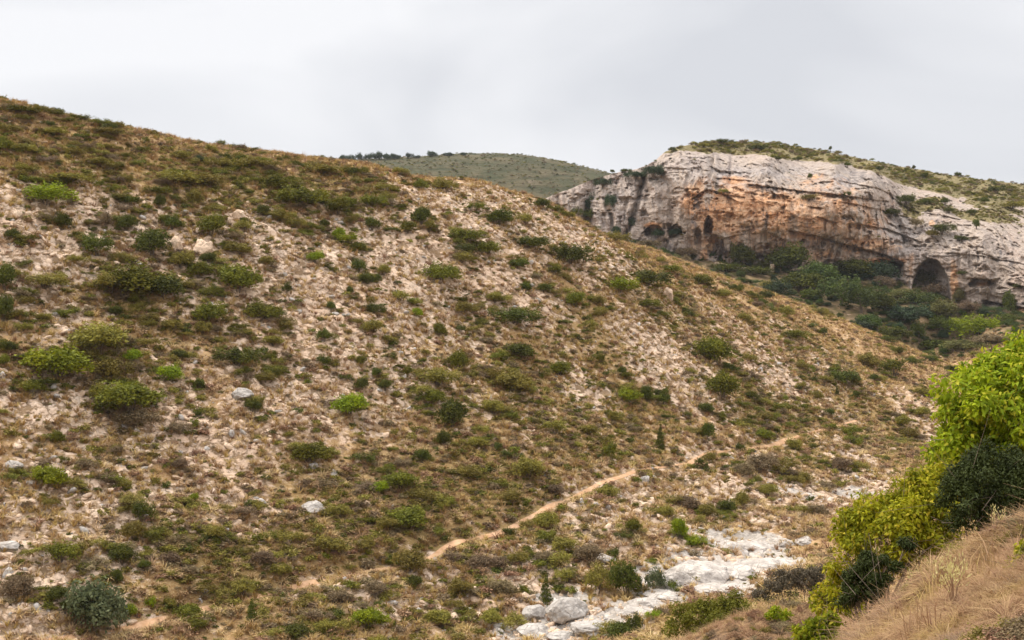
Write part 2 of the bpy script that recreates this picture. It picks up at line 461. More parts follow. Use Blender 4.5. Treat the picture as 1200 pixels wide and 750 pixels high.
YS = np.concatenate([np.arange(9, 45, 0.15), np.arange(45, 430, 0.4)])
def hit(px, py, ymin=9.0):
    """where the sight line through a photo pixel meets the terrain"""
    ys = YS[YS >= ymin]
    x = (px - 600) / F * ys
    z = (375 - py) / F * ys
    g = sample(ZZ, x, ys)
    k = np.nonzero(z <= g)[0]
    if len(k) == 0: return None
    k = k[0]
    if k == 0: return np.array([x[0], ys[0], g[0]])
    a, b = z[k - 1] - g[k - 1], z[k] - g[k]
    f = a / (a - b) if a != b else 0
    y = ys[k - 1] + f * (ys[k] - ys[k - 1])
    xx = (px - 600) / F * y
    return np.array([xx, y, sample(ZZ, xx, y)[0]])

def blob(px, py, rx, ry, ymin=60):
    """a soft patch on the ground, its size taken where it lies"""
    c = hit(px, py, ymin)
    if c is None: return None
    lo, hi = hit(px, py + ry, ymin), hit(px, py - ry, ymin)
    ly = (abs(hi[1] - lo[1]) / 2 if (lo is not None and hi is not None) else ry * c[1] / F * 3)
    ly = min(ly, 6 * ry * c[1] / F)
    return c[0], c[1], rx * c[1] / F, max(ly, 0.5)

def paint(blobs, sharp=1.0, ymin=60):
    A = np.zeros_like(XX)
    for b in blobs:
        q = blob(*b[:4], ymin)
        if q is None: continue
        s = b[4] if len(b) > 4 else 1.0
        r2 = ((XX - q[0]) / q[2]) ** 2 + ((YY - q[1]) / q[3]) ** 2
        A = np.maximum(A, s * np.exp(-np.minimum(r2, 30) * 0.7 * sharp))
    return A

ROCK = [(40, 265, 70, 40), (25, 300, 60, 30), (120, 245, 40, 25), (150, 300, 30, 25, .7), (300, 290, 60, 45), (350, 330, 60, 40), (420, 400, 90, 50), (340, 385, 70, 45, .9), (455, 330, 60, 50), (430, 280, 60, 30), (500, 300, 60, 45), (560, 255, 70, 30),
        (510, 232, 50, 18, .8), (625, 250, 50, 20), (665, 275, 40, 20), (715, 300, 40, 16), (600, 340, 60, 40, .7), (690, 320, 40, 25, .6), (60, 480, 60, 35, .9), (225, 510, 90, 40, .9), (330, 470, 70, 50, .9), (110, 590, 80, 45), (30, 620, 50, 40), (60, 690, 70, 40),
        (50, 735, 60, 25), (135, 660, 40, 25), (790, 430, 60, 35), (690, 455, 35, 25, .8), (905, 440, 45, 18), (860, 590, 60, 30, .9), (940, 585, 60, 35, .9), (700, 625, 45, 40, .9), (620, 690, 50, 45), (640, 740, 80, 30), (430, 715, 60, 25, .8), (280, 590, 60, 40, .7),
        (540, 400, 50, 30, .6), (185, 440, 60, 30, .7), (400, 470, 60, 40, .8), (60, 370, 60, 30, .8), (1020, 560, 40, 30), (800, 620, 50, 40, .8), (740, 590, 40, 30, .8), (780, 380, 60, 30, .5), (960, 420, 60, 20, .5), (880, 560, 80, 30, .7), (1080, 480, 30, 40, .6), (290, 620, 30, 30, .6),
        (180, 270, 60, 40, .7), (235, 330, 50, 40, .8), (560, 470, 40, 40, .5), (610, 490, 50, 40, .5), (520, 700, 60, 40, .7), (880, 400, 60, 25, .6), (980, 480, 40, 25, .4)]
OLIVE = [(250, 210, 100, 40), (330, 220, 80, 30), (150, 335, 70, 40), (600, 440, 60, 40), (640, 490, 80, 60), (430, 620, 120, 60), (260, 665, 90, 50), (560, 580, 80, 50), (700, 480, 70, 50), (900, 480, 80, 40), (760, 335, 70, 30), (400, 225, 60, 25), (100, 200, 80, 30),
         (150, 460, 60, 50), (480, 440, 60, 40), (620, 600, 60, 40), (980, 450, 60, 40), (700, 410, 70, 40, .7), (830, 380, 60, 20), (500, 640, 70, 40), (330, 700, 80, 30)]
STREAM = [(870, 668, 50, 20), (905, 655, 40, 13), (820, 670, 36, 20), (850, 690, 40, 12), (775, 690, 34, 22), (740, 715, 34, 14), (690, 735, 50, 18), (625, 740, 46, 14), (660, 705, 40, 12, .8), (885, 640, 40, 14, .8), (950, 590, 40, 8, .6), (1000, 578, 30, 9, .6), (840, 635, 40, 14, .7)]
MOOR = [(900, 335, 100, 22), (1000, 345, 90, 22), (1060, 370, 90, 25), (1120, 400, 80, 25), (1170, 390, 50, 30, .6), (1020, 320, 60, 10)]
rock, olive, stream = paint(ROCK, .75), paint(OLIVE), paint(STREAM, 1.4)
moor = np.maximum(paint(MOOR) * 0.0, sstep(300, 325, YY - 0.0 * XX) * sstep(30, 50, XX))
moor = moor * (.75 + .25 * sstep(-0.5, 0.2, fbm(XX / 14, YY / 14, s=5) + 0.25))
near = sstep(62, 46, YY) * (YY > 0)

# small relief: rubble mounds, ledges, ruts
rockn = np.clip(rock + 0.25 * fbm(XX / 9, YY / 9, s=3), 0, 1)
hillside = sstep(70, 95, YY) * sstep(345, 300, YY)
relief = 1.3 * fbm(XX / 14, YY / 20, octaves=4, s=11) * hillside
lump = fbm(XX / 2.6, YY / 2.6, octaves=4, s=21, gain=0.6)
relief = relief + hillside * (0.16 + 0.55 * rockn) * (1 - np.abs(lump) * 2.0)
zl = (ZZ + 0.45 * XX + 3.0 * fbm(XX / 26, YY / 26, s=31)) / 3.6           # dipping limestone beds
saw = zl - np.floor(zl)
relief = relief + hillside * (.15 + rockn) * 1.5 * (sstep(0.0, 0.85, saw) - saw) * (0.6 + 0.8 * fbm(XX / 12, YY / 12, s=41))
stream = np.clip(stream * 1.35, 0, 1)
relief = relief * (1 - .8 * stream) + stream * 0.55 * (np.round(3 * fbm(XX / 4.5, YY / 6, octaves=3, s=51)) / 3 + .5 * fbm(XX / 1.2, YY / 1.5, octaves=3, s=53))
relief = relief + near * 0.10 * fbm(XX / 1.2, YY / 1.2, octaves=3, s=61)
relief = relief + sstep(300, 320, YY) * sstep(400, 385, YY) * 0.8 * fbm(XX / 9, YY / 9, octaves=3, s=71)
PATH_PX = [(-20, 752), (60, 748), (145, 735), (190, 725), (240, 712), (300, 698), (362, 682), (410, 673), (450, 666), (480, 661), (505, 653), (520, 643), (535, 633), (570, 628), (598, 619), (618, 607), (645, 592), (672, 583), (690, 573),
           (706, 564), (728, 558), (745, 551), (780, 546), (812, 541), (830, 531), (860, 526), (905, 522), (928, 513), (952, 506), (980, 499), (1005, 492)]
path_pts = np.array([hit(x, y, 70) for x, y in PATH_PX])
tt = np.concatenate([[0], np.cumsum(np.linalg.norm(np.diff(path_pts, axis=0), axis=1))])
ts = np.arange(0, tt[-1], 0.5)
path_xy = np.stack([np.interp(ts, tt, path_pts[:, 0]), np.interp(ts, tt, path_pts[:, 1])], 1)
for _ in range(6):
    path_xy[1:-1] = (path_xy[:-2] + 2 * path_xy[1:-1] + path_xy[2:]) / 4
# flatten the ground under the path
pd = np.full(XX.shape, 99.0)
r0, r1 = np.searchsorted(Y, path_xy[:, 1].min() - 5), np.searchsorted(Y, path_xy[:, 1].max() + 5)
sub = (slice(r0, r1), slice(9, len(T) - 9))
sx, sy = XX[sub], YY[sub]
acc = np.full(sx.shape, 99.0)
for k in range(0, len(path_xy), 2):
    acc = np.minimum(acc, np.hypot(sx - path_xy[k, 0], sy - path_xy[k, 1]))
pd[sub] = acc
relief = relief * sstep(0.7, 2.2, pd) - 0.10 * sstep(2.0, 0.6, pd)
ZG = ZZ + relief

V = np.stack([XX.ravel(), YY.ravel(), ZG.ravel()], 1)
ground = link('ground', mesh_np('ground', V, grid_faces(*XX.shape), M['ground'], True,
              dict(rock=np.clip(rock + 0.0, 0, 1) * (1 - moor), olive=olive, stream=stream, moor=moor * 0.9, near=near)))
tag(ground, 'rocky ground of the ravine and its scrubby slopes', kind='structure')
ZZ = ZG                                                      # from here on objects stand on the finished relief

# footpath ribbon
off = np.array([-0.55, -0.3, 0.0, 0.3, 0.55]) * 0.56
tan = np.gradient(path_xy, axis=0); tan /= np.linalg.norm(tan, axis=1)[:, None]
nor = np.stack([-tan[:, 1], tan[:, 0]], 1)
wid = 1.0 + 0.35 * vnoise(ts / 3.1, ts * 0, s=5)
ppx = 600 + F * path_xy[:, 0] / path_xy[:, 1]
wid *= 0.6 + 0.4 * np.max([sstep(a - 12, a + 6, ppx) * sstep(b + 12, b - 6, ppx) for a, b in ((140, 195), (230, 250), (350, 374), (438, 456), (498, 542), (562, 748), (806, 836), (892, 936))], 0)
PV = path_xy[:, None, :] + nor[:, None, :] * off[None, :, None] * wid[:, None, None]
pz = sample(ZG, PV[..., 0].ravel(), PV[..., 1].ravel()).reshape(PV.shape[:2]) + 0.05 - 0.03 * np.abs(off)[None] / 0.38
me = mesh_np('path', np.concatenate([PV.reshape(-1, 2), pz.reshape(-1, 1)], 1), grid_faces(len(ts), 5), M['path'], True)
tag(link('path', me), 'narrow orange dirt footpath winding along the foot of the slope', kind='structure')

# ------------------------------------------------------------------ far hill
hp = np.linspace(150, 1300, 420)
sil = np.interp(hp, [150, 300, 385, 430, 480, 530, 580, 620, 660, 690, 715, 760, 820, 1000, 1300], [205, 196, 189, 187, 185, 181.5, 180.5, 183, 190, 197, 203, 214, 222, 235, 240])
rows = []
for dd, drop in [(620, 95), (680, 78), (740, 58), (780, 44)] + [(d_, 0) for d_ in np.linspace(800, 900, 36)] + [(930, -1), (980, -4), (1100, -16), (1400, -50)]:
    t = (hp - 600) / F
    ztop = (375 - sil) / F * 900
    if 800 <= dd <= 900:
        f = (dd - 800) / 100
        z = ztop - 34 * (1 - f) ** 1.6
    elif dd > 900: z = ztop + drop
    else: z = ztop - drop
    x = t * dd
    z = z + 1.0 * fbm(x / 30, np.full_like(x, dd) / 30, s=81) * (dd < 895) + 0.35 * fbm(x / 5, np.full_like(x, dd) / 5, s=83)
    rows.append(np.stack([x, np.full_like(x, dd), z], 1))
HV = np.array(rows)
hill = link('hills', mesh_np('hills', HV.reshape(-1, 3), grid_faces(len(rows), len(hp)), M['hills'], True))
tag(hill, 'far rounded hill covered in low scrub', kind='structure')
def hill_z(px, dd):
    k = int(np.argmin(np.abs(np.array([r[0, 1] for r in rows]) - dd)))
    return np.array([np.interp(px, hp, HV[k][:, 0]), HV[k][0, 1], np.interp(px, hp, HV[k][:, 2])])

# ------------------------------------------------------------------ cliff
cp = np.arange(612, 1262, 0.8)
SIL = [(600, 244), (620, 240), (640, 232), (655, 226), (670, 221), (690, 212), (705, 207), (715, 204), (730, 201), (745, 198), (757, 194), (768, 188), (774, 183), (780, 178), (790, 174), (800, 171), (820, 168), (850, 166), (900, 167), (950, 174), (1000, 184), (1050, 194), (1100, 203), (1150, 210), (1200, 216), (1270, 222)]
BAS = [(600, 300), (700, 300), (760, 304), (800, 316), (860, 322), (920, 327), (1000, 338), (1060, 348), (1110, 368), (1160, 378), (1200, 384), (1270, 390)]
csil = np.interp(cp, *zip(*SIL)) + 0.9 * fbm(cp / 9, cp * 0, octaves=4, s=91)
cbas = np.interp(cp, *zip(*BAS))
vv = np.concatenate([np.linspace(0, 1, 250)])
PX = np.repeat(cp[None], len(vv), 0)
PY = cbas[None] + (csil - cbas)[None] * vv[:, None]
DC = [(600, 244, 402), (600, 300, 398), (640, 235, 399), (640, 300, 393), (690, 215, 402), (690, 290, 392), (740, 202, 404), (740, 290, 391), (775, 186, 405), (780, 300, 391), (800, 176, 407), (830, 181, 407), (830, 310, 392), (900, 184, 411), (900, 315, 395), (980, 191, 413), (980, 320, 398),
      (1020, 200, 416), (1040, 212, 418), (1040, 250, 404), (1040, 330, 396), (1100, 230, 424), (1100, 264, 396), (1100, 350, 386), (1160, 240, 428), (1160, 272, 384), (1160, 356, 375), (1270, 244, 424), (1270, 284, 368), (1270, 366, 358),
      (850, 166, 446), (900, 167, 468), (950, 174, 478), (1000, 184, 482), (1050, 194, 487), (1100, 203, 492), (1150, 210, 496), (1200, 216, 500), (1270, 222, 505), (820, 168, 425)]
DC = np.array(DC, float)
Df = RBF(DC[:, :2], DC[:, 2], 6.0)
DD = Df(np.stack([PX.ravel(), PY.ravel()], 1)).reshape(PX.shape)
rim = np.interp(cp, [600, 640, 700, 760, 775, 800, 830, 880, 930, 985, 1020, 1050, 1100, 1150, 1200, 1270], [240, 230, 206, 192, 181, 176, 179, 182, 187, 191, 200, 214, 226, 237, 241, 246])
rim_n = rim[None] + 3.0 * fbm(PX / 14, PY / 14, octaves=3, s=95)
veg = sstep(2.5, -2.5, PY - rim_n)
face = 1 - veg
wx, wz = (PX - 600) / F * DD, (375 - PY) / F * DD
warp = 2.5 * fbm(wx / 9, wz / 9, s=101)
rel = np.zeros_like(PX)
fl = fbm((wx + warp) / 5.5, wz / 40, octaves=4, s=111)
rel += -2.3 * (1 - np.abs(fl) * 2.2)
fl3 = fbm((wx + .5 * warp) / 1.9, wz / 22, octaves=3, s=115)
rel += -0.9 * (1 - np.abs(fl3) * 2.2)                                           # buttresses and flutes
rel += 1.1 * fbm(wx / 2.6, wz / 2.6, octaves=4, s=121, gain=.65)
rel += 1.9 * sstep(.12, .5, fbm(wx / 3.0, wz / 2.1, octaves=3, s=171, gain=.6))            # pockets and hollows
rel += 1.0 * sstep(.1, .5, fbm((wx + warp) / 1.6, wz / 14, octaves=3, s=181))                # narrow chimneys
bl = fbm((wx + warp) / 8, (wz - 0.12 * wx) / 5, octaves=2, s=131)
rel += 1.5 * np.round(bl * 3) / 3                                                # blocky steps
bed = (wz + 0.16 * wx + 1.6 * warp + 1.5 * fbm(wx / 6, wz / 6, s=145)) / 4.2
bs = bed - np.floor(bed)
rel += 0.4 * (bs - 0.5) * np.clip(0.6 + 1.2 * fbm(wx / 25, wz / 8, s=141), 0, 1.4)
bed2 = (wz + 0.16 * wx + 1.5 * warp) / 1.35
rel += .15 * (bed2 - np.floor(bed2) - .5) * np.clip(.5 + 1.5 * fbm(wx / 14, wz / 5, s=143), 0, 1.5)

def ledge(pts, depth, h):
    """an overhang: everything below the line is set back and comes forward again further down"""
    global rel
    xs, ys = zip(*pts)
    yl = np.interp(PX, xs, ys)
    inside = sstep(xs[0] - 3, xs[0] + 3, PX) * sstep(xs[-1] + 3, xs[-1] - 3, PX)
    dy = PY - yl + 0.8 * fbm(PX / 6, PY / 6, s=int(xs[0]))
    rel += inside * depth * sstep(-0.6, 0.6, dy) * np.exp(-np.maximum(dy, 0) / h)

def hole(px, py, rx, ry, depth, p=2.0, tilt=0.0):
    global rel
    x = PX - px - tilt * (PY - py)
    r = (np.abs(x / rx) ** p + np.abs((PY - py) / ry) ** p) ** (1 / p) + 0.45 * fbm(PX / 7, PY / 7, octaves=4, s=int(px), gain=.65)
    floor = 1 - .75 * sstep(-.2, 1.0, (PY - py) / ry)
    rel += 1.3 * depth * sstep(1.08, 0.86, r) * floor

def gully(pts, w, depth):
    global rel
    ys = [q[1] for q in pts]
    xl = np.interp(PY, ys, [q[0] for q in pts]) + 2.0 * fbm(PY / 12, PY * 0, s=int(pts[0][0]))
    inside = sstep(ys[0] - 4, ys[0] + 4, PY) * sstep(ys[-1] + 6, ys[-1] - 2, PY)
    rel += inside * depth * np.exp(-((PX - xl) / w) ** 2)

ledge([(925, 270), (960, 277), (1000, 289), (1030, 296), (1056, 306)], 4.5, 7)
ledge([(876, 216), (905, 219), (940, 224), (980, 228), (1040, 236)], 3.0, 5)
ledge([(810, 233), (828, 222), (845, 226), (864, 236)], 3.5, 8)
ledge([(850, 228), (872, 231)], 2.5, 3)
ledge([(948, 242), (964, 244)], 3.0, 3)
ledge([(958, 254), (980, 261)], 2.5, 4)
ledge([(845, 281), (862, 275), (900, 272), (912, 278)], 1.8, 6)
ledge([(838, 208), (860, 210), (880, 212)], 2.0, 5)
ledge([(985, 236), (1010, 241), (1048, 250)], 2.0, 4)
ledge([(1128, 326), (1148, 326), (1168, 333)], 1.0, 4)
ledge([(1152, 352), (1178, 357), (1215, 362)], 4.0, 5)
ledge([(1182, 331), (1215, 340)], 3.5, 5)
ledge([(1030, 303), (1058, 308)], 6.0, 20)
def arch(px, py, rx, ry, depth):
    global rel
    r = np.sqrt(((PX - px) / rx) ** 2 + ((PY - py) / ry) ** 2) + 0.05 * fbm(PX / 6, PY / 6, octaves=3, s=77)
    rel += depth * sstep(1.03, 0.95, r) * (1 - .55 * sstep(-.6, .1, (PY - py) / ry))
arch(1091, 350, 23, 46, 10.0)
ledge([(1000, 262), (1040, 268), (1080, 284)], 2.5, 6)
ledge([(985, 212), (1030, 221), (1066, 238)], 2.2, 5)
ledge([(1062, 246), (1100, 252), (1150, 262)], 2.0, 5)
ledge([(1110, 296), (1150, 300), (1215, 312)], 1.6, 6)
ledge([(780, 196), (830, 200), (880, 203)], 1.2, 5)
hole(830, 268, 5.5, 13, 7.0, 2.0, -0.1)
hole(836, 290, 7, 16, 3.0, 2.0, -0.1)
hole(766, 272, 13, 8, 5.0)
hole(791, 273, 10, 9, 4.0)
hole(1150, 332, 15, 5.5, 4.0)
hole(1048, 316, 9, 10, 5.0)
hole(818, 280, 4, 14, 2.5)
hole(912, 232, 14, 4, 2.0)
gully([(756, 205), (748, 232), (739, 262), (728, 290)], 3.2, 5.0)
gully([(700, 208), (690, 236), (686, 262), (690, 290)], 6.5, 8.0)
gully([(724, 210), (719, 240), (716, 270)], 2.6, 2.5)
gully([(837, 172), (836, 190), (832, 206)], 1.8, 2.5)
gully([(858, 182), (856, 200), (855, 214)], 1.8, 3.0)
gully([(655, 228), (652, 250), (650, 280)], 2.4, 2.5)
gully([(952, 196), (954, 225)], 1.6, 2.0)
gully([(996, 200), (998, 226)], 2.0, 2.0)
slope = sstep(266, 250, PY + 0.05 * (1100 - PX)) * sstep(1030, 1080, PX)        # rounded upper shelves on the far side
rel = rel * (face * (1 - 0.1 * slope)) + veg * 1.2 * fbm(wx / 9, DD / 9, s=151)
DD2 = DD + rel
CV = np.stack([(PX - 600) / F * DD2, DD2, (375 - PY) / F * DD2], -1)
top = CV[-1]
back = []
for k, (dd, dz) in enumerate([(14, -1.2), (40, -5), (90, -16), (160, -40), (170, -90)]):
    b = top.copy(); s = (top[:, 1] + dd) / top[:, 1]
    b[:, 0] *= s; b[:, 1] *= s; b[:, 2] += dz
    back.append(b)
CVA = np.concatenate([CV, np.array(back)], 0)

def around(lst, base=0.0):
    A = np.full(PX.shape, base)
    for px, py, rx, ry, s in lst:
        A = np.maximum(A, s * np.exp(-0.7 * (((PX - px) / rx) ** 2 + ((PY - py) / ry) ** 2)))
    return A
ORANGE = around([(925, 255, 125, 48, .62), (850, 250, 55, 40, .72), (870, 240, 60, 30, .8), (905, 245, 45, 25, .9), (815, 235, 22, 30, .7), (850, 262, 40, 20, .75), (915, 262, 30, 14, .85), (955, 215, 40, 14, .55), (985, 240, 50, 14, .65), (960, 265, 50, 16, .6), (1015, 285, 40, 20, .65), (1030, 307, 36, 6, .95), (1000, 308, 20, 12, .6),
                 (862, 212, 26, 8, .7), (765, 264, 12, 4, .9), (1065, 315, 9, 22, .6), (1118, 330, 5, 22, .8), (1150, 333, 14, 4, .7), (1185, 365, 30, 5, 1.0), (930, 275, 40, 8, .7), (1092, 262, 4, 4, .8), (845, 300, 30, 10, .5), (825, 300, 8, 14, .7), (1020, 262, 30, 12, .6), (1045, 285, 20, 14, .5), (1000, 225, 30, 8, .5), (900, 288, 60, 14, .62), (960, 300, 50, 12, .6), (835, 285, 30, 20, .6), (1000, 265, 40, 20, .55), (930, 240, 110, 30, .55), (956, 207, 6, 4, .7)], 0.05)
STREAK_SHADE = around([(817, 240, 7, 12, .75), (829, 240, 5, 12, .6), (814, 262, 6, 16, .6), (830, 265, 5, 14, .7), (843, 295, 10, 16, .95), (852, 290, 8, 14, .7), (897, 256, 5, 14, .8), (905, 222, 12, 6, .6), (880, 268, 10, 8, .45), (930, 262, 12, 10, .5), (945, 265, 12, 8, .45), (993, 256, 12, 10, .55), (1000, 205, 7, 10, .7), (1012, 207, 8, 8, .65),
                 (915, 200, 20, 8, .4), (870, 198, 20, 8, .35), (930, 285, 60, 6, .6), (1000, 288, 30, 5, .6), (1045, 325, 12, 16, .75), (1178, 356, 30, 3, .9), (1172, 300, 4, 14, .6), (1185, 305, 5, 12, .6), (1110, 280, 30, 12, .35), (1065, 270, 26, 18, .42), (1080, 285, 30, 12, .4), (1105, 335, 9, 18, .5), (1030, 215, 16, 8, .55), (1062, 258, 24, 10, .5), (1110, 262, 60, 14, .42), (1050, 225, 14, 8, .5), (1100, 290, 40, 16, .45), (748, 235, 4, 20, .5), (806, 262, 8, 12, .55), (768, 276, 12, 6, .6), (805, 300, 14, 12, .5), (700, 225, 30, 12, .3), (890, 300, 20, 10, .5), (780, 290, 14, 8, .5), (1140, 342, 30, 6, .4)], 0.27)  # dark rock stains, plus shade painted in caves and under overhangs
GREY = around([(720, 240, 60, 40, .6), (900, 205, 130, 14, .85), (820, 190, 60, 16, .6), (1060, 280, 40, 30, .8), (1130, 290, 60, 30, .5), (980, 210, 50, 14, .9)], 0.2)
na = len(vv) + len(back)
def ext(A, fill=None):
    e = np.repeat(A[-1:], len(back), 0) if fill is None else np.full((len(back), A.shape[1]), fill)
    return np.concatenate([A, e], 0).ravel()
vegc = np.maximum(veg, 0.95 * slope * sstep(-0.35, 0.1, fbm(wx / 10, wz / 4, s=161)))
vegc = np.maximum(vegc, 0.0)
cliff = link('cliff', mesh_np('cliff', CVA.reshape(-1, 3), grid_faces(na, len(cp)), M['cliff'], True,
             dict(orange=ext(ORANGE), streak_shade=ext(STREAK_SHADE), grey=ext(GREY), veg=ext(vegc, 1.0))))
tag(cliff, 'limestone cliff stained orange, with caves at its foot and scrub on top', kind='structure')

def cliff_at(px, py):
    """point on the cliff at a photo pixel"""
    j = np.interp(px, cp, np.arange(len(cp))); j = int(round(min(max(j, 0), len(cp) - 1)))
    col = PY[::-1, j]
    d = np.interp(py, col, DD2[::-1, j])
    return pix(px, py, d)
#@@OBJECTS@@
# ------------------------------------------------------------------ foliage building blocks
def leaf_cloud(name, lobes, n, size, seed, aspect=0.55, lump=0.28, shell=0.4, jitter=0.9, zmin=-0.55, droop=0.0, long=1.0):
    """many small leaf faces spread through lumpy lobes; lobes: (x, y, z, rx, ry, rz)"""
    g = np.random.default_rng(seed)
    L = np.array(lobes, float)
    w = (L[:, 3] * L[:, 4] + L[:, 4] * L[:, 5] + L[:, 3] * L[:, 5]); w /= w.sum()
    k = g.choice(len(L), n, p=w)
    d = g.normal(size=(n, 3)); d /= np.linalg.norm(d, axis=1)[:, None]
    d[:, 2] = np.where(d[:, 2] < zmin, -d[:, 2], d[:, 2])
    rr = 1 - shell * g.random(n) ** 1.6
    lm = 1 + lump * vnoise(d[:, 0] * 2.3 + k * 3.1, d[:, 1] * 2.3 + seed, d[:, 2] * 2.3) + 0.5 * lump * vnoise(d[:, 0] * 5 + k, d[:, 1] * 5, d[:, 2] * 5 + seed)
    p = L[k, :3] + d * L[k, 3:] * (rr * lm)[:, None]
    p[:, 2] = np.maximum(p[:, 2], -0.03 + 0.05 * g.random(n))
    nrm = d + jitter * g.normal(size=(n, 3)); nrm /= np.linalg.norm(nrm, axis=1)[:, None]
    t = np.cross(nrm, g.normal(size=(n, 3)))
    t[:, 2] -= droop
    t /= np.linalg.norm(t, axis=1)[:, None]
    b = np.cross(nrm, t); b /= np.linalg.norm(b, axis=1)[:, None]
    s = size * (0.6 + 0.8 * g.random(n))[:, None]
    V = np.stack([p + t * s * long, p + b * s * aspect, p - t * s * long, p - b * s * aspect], 1).reshape(-1, 3)
    return mesh_np(name, V, np.arange(4 * n).reshape(n, 4))

def rand_lobes(n, seed, rx, rz, spread, zc, flat=1.0):
    g = np.random.default_rng(seed)
    out = []
    for i in range(n):
        a = 2 * math.pi * (i + 0.6 * g.random()) / n
        r = spread * math.sqrt(g.random())
        k = 0.7 + 0.6 * g.random()
        out.append((r * math.cos(a), r * math.sin(a), zc * (0.75 + 0.5 * g.random()) * (1 - 0.5 * r), rx * k, rx * k, rz * k))
    return out

# unit plants: about one wide, one tall, standing on z = 0
SHAPE = {}
for i in range(3):
    SHAPE['round', i] = leaf_cloud('foliage', [(0, 0, .42, .33, .33, .38)] + rand_lobes(10, 10 + i, .19, .25, .40, .5), 3600, .030, 10 + i, lump=.42, shell=.5)
    SHAPE['spread', i] = leaf_cloud('foliage', [(0, 0, .32, .28, .28, .34)] + rand_lobes(14, 20 + i, .15, .30, .50, .42), 3600, .027, 20 + i, lump=.5, shell=.6)
    SHAPE['loose', i] = leaf_cloud('foliage', rand_lobes(12, 30 + i, .17, .24, .40, .5), 2000, .030, 30 + i, lump=.5, shell=.8)
    SHAPE['cone', i] = leaf_cloud('foliage', [(.03 * math.sin(i + k), .03 * math.cos(k), z, .46 * (1.05 - z) ** .8, .46 * (1.05 - z) ** .8, .17) for k, z in enumerate((.12, .28, .44, .6, .76, .9))], 2600, .030, 40 + i, lump=.3)
SHAPE['pine', 0] = leaf_cloud('foliage', [(0, 0, .62, .36, .36, .3)] + rand_lobes(8, 51, .2, .24, .36, .55), 2200, .035, 51, zmin=-.8)
SHAPE['pine', 1] = leaf_cloud('foliage', [(0, 0, .6, .30, .30, .32)] + rand_lobes(7, 52, .2, .26, .30, .52), 2200, .035, 52, zmin=-.8)

def stems_mesh(n, seed, h=0.55, r=0.022, spread=0.3):
    g = np.random.default_rng(seed)
    parts = []
    for i in range(n):
        a = 2 * math.pi * (i + .5 * g.random()) / n
        s = spread * (0.5 + 0.6 * g.random())
        pts = [(0.02 * math.cos(a), 0.02 * math.sin(a), -0.08), (s * .4 * math.cos(a), s * .4 * math.sin(a), h * .45), (s * math.cos(a + .3), s * math.sin(a + .3), h)]
        parts.append(tube(pts, [r, r * .7, r * .3], 5))
    V, Fc = join(parts)
    return mesh_np('stem', V, Fc, M['bark'], True)
STEMS = [stems_mesh(5, 1), stems_mesh(4, 2), stems_mesh(6, 3)]
def trunk_mesh(seed, h=0.55, r=0.05, limbs=4, lean=0.05):
    g = np.random.default_rng(seed)
    parts = [tube([(0, 0, -0.06), (lean * .4, 0, h * .4), (lean, lean * .5, h), (lean, 0, h + .25)], [r * 1.3, r, r * .75, r * .2], 7)]
    for i in range(limbs):
        a = 2 * math.pi * (i + .5 * g.random()) / limbs
        z0 = h * (.55 + .35 * g.random())
        parts.append(tube([(lean * .7, 0, z0), (.14 * math.cos(a), .14 * math.sin(a), z0 + .1), (.28 * math.cos(a), .28 * math.sin(a), z0 + .24)], [r * .5, r * .35, r * .12], 5))
    V, Fc = join(parts)
    return mesh_np('trunk', V, Fc, M['bark'], True)
TRUNKS = [trunk_mesh(4, .4, .04), trunk_mesh(5, .45, .035, 5, -.04), trunk_mesh(6, .6, .03, 4, .03)]

_lib = {}
def shaped(shape, col):
    """one mesh per shape and foliage colour, shared by all the plants that use it"""
    k = (shape, col)
    if k not in _lib:
        me = SHAPE[shape].copy(); me.materials.clear(); me.materials.append(M[col]); _lib[k] = me
    return _lib[k]

PLANTS = []         # every single plant, for the labels
def plant(name, cat, P, w, h, shape, col, rz=None, tilt=0.0, tree=False, depth=None, px=None, label=None, group=None):
    root = bpy.data.objects.new(name, None); COL.objects.link(root)
    root.empty_display_size = 0.2
    root.location = P
    s = 1.0 + 0.0
    fo = link('crown' if tree else 'foliage', shaped(shape, col), root)
    fo.scale = (w, depth or w, h)
    fo.rotation_euler = (tilt, 0, random.uniform(0, 6.28) if rz is None else rz)
    st = link('trunk' if tree else 'stem', random.choice(TRUNKS[:2] if tree else STEMS), root)
    st.scale = (w * .85, w * .85, h)
    st.rotation_euler = (0, 0, random.uniform(0, 6.28))
    tag(root, label, cat, group)
    PLANTS.append(dict(o=root, px=px, w=w, h=h, shape=shape[0], col=col, cat=cat, label=label))
    return root

def sh(px, py, w, h, col='green', shape=None, label=None, ymin=60, name='shrub', cat='shrub', sink=0.1, hmul=1.0):
    """a shrub whose middle shows at a photo pixel, w by h photo pixels"""
    P = hit(px, py + h * 0.36, ymin)
    if ymin > 300:                                            # at the cliff foot: stand clear of the rock
        dc = np.linalg.norm(cliff_at(px, py)[1]) if px > 620 else 999
        if P is None or P[1] > dc - .35 * w * dc / F:
            y_ = dc - .45 * w * dc / F
            zb = sample(ZZ, (px - 600) / F * y_, y_)[0]
            P = np.array([(px - 600) / F * y_, y_, zb])
            h = max(h * .6, ((375 - (py - h / 2)) / F * y_ - zb) * F / y_)
    if P is None: return None
    k = P[1] / F
    if shape is None:
        shape = 'spread' if w > 1.7 * h else ('round' if random.random() < .75 else 'loose')
    z = P.copy(); z[2] -= sink * h * k
    tree = name.endswith('tree') or name == 'pine'
    return plant(name, cat, z, w * k * 1.22, h * k * 1.2 * hmul, (shape, random.randrange(3) if shape not in ('pine',) else random.randrange(2)), col, tree=tree, px=(px, py, w, h), label=label)

C = dict(g='green', d='dark', y='bright', o='olive', b='brown', e='grey', u='blue')
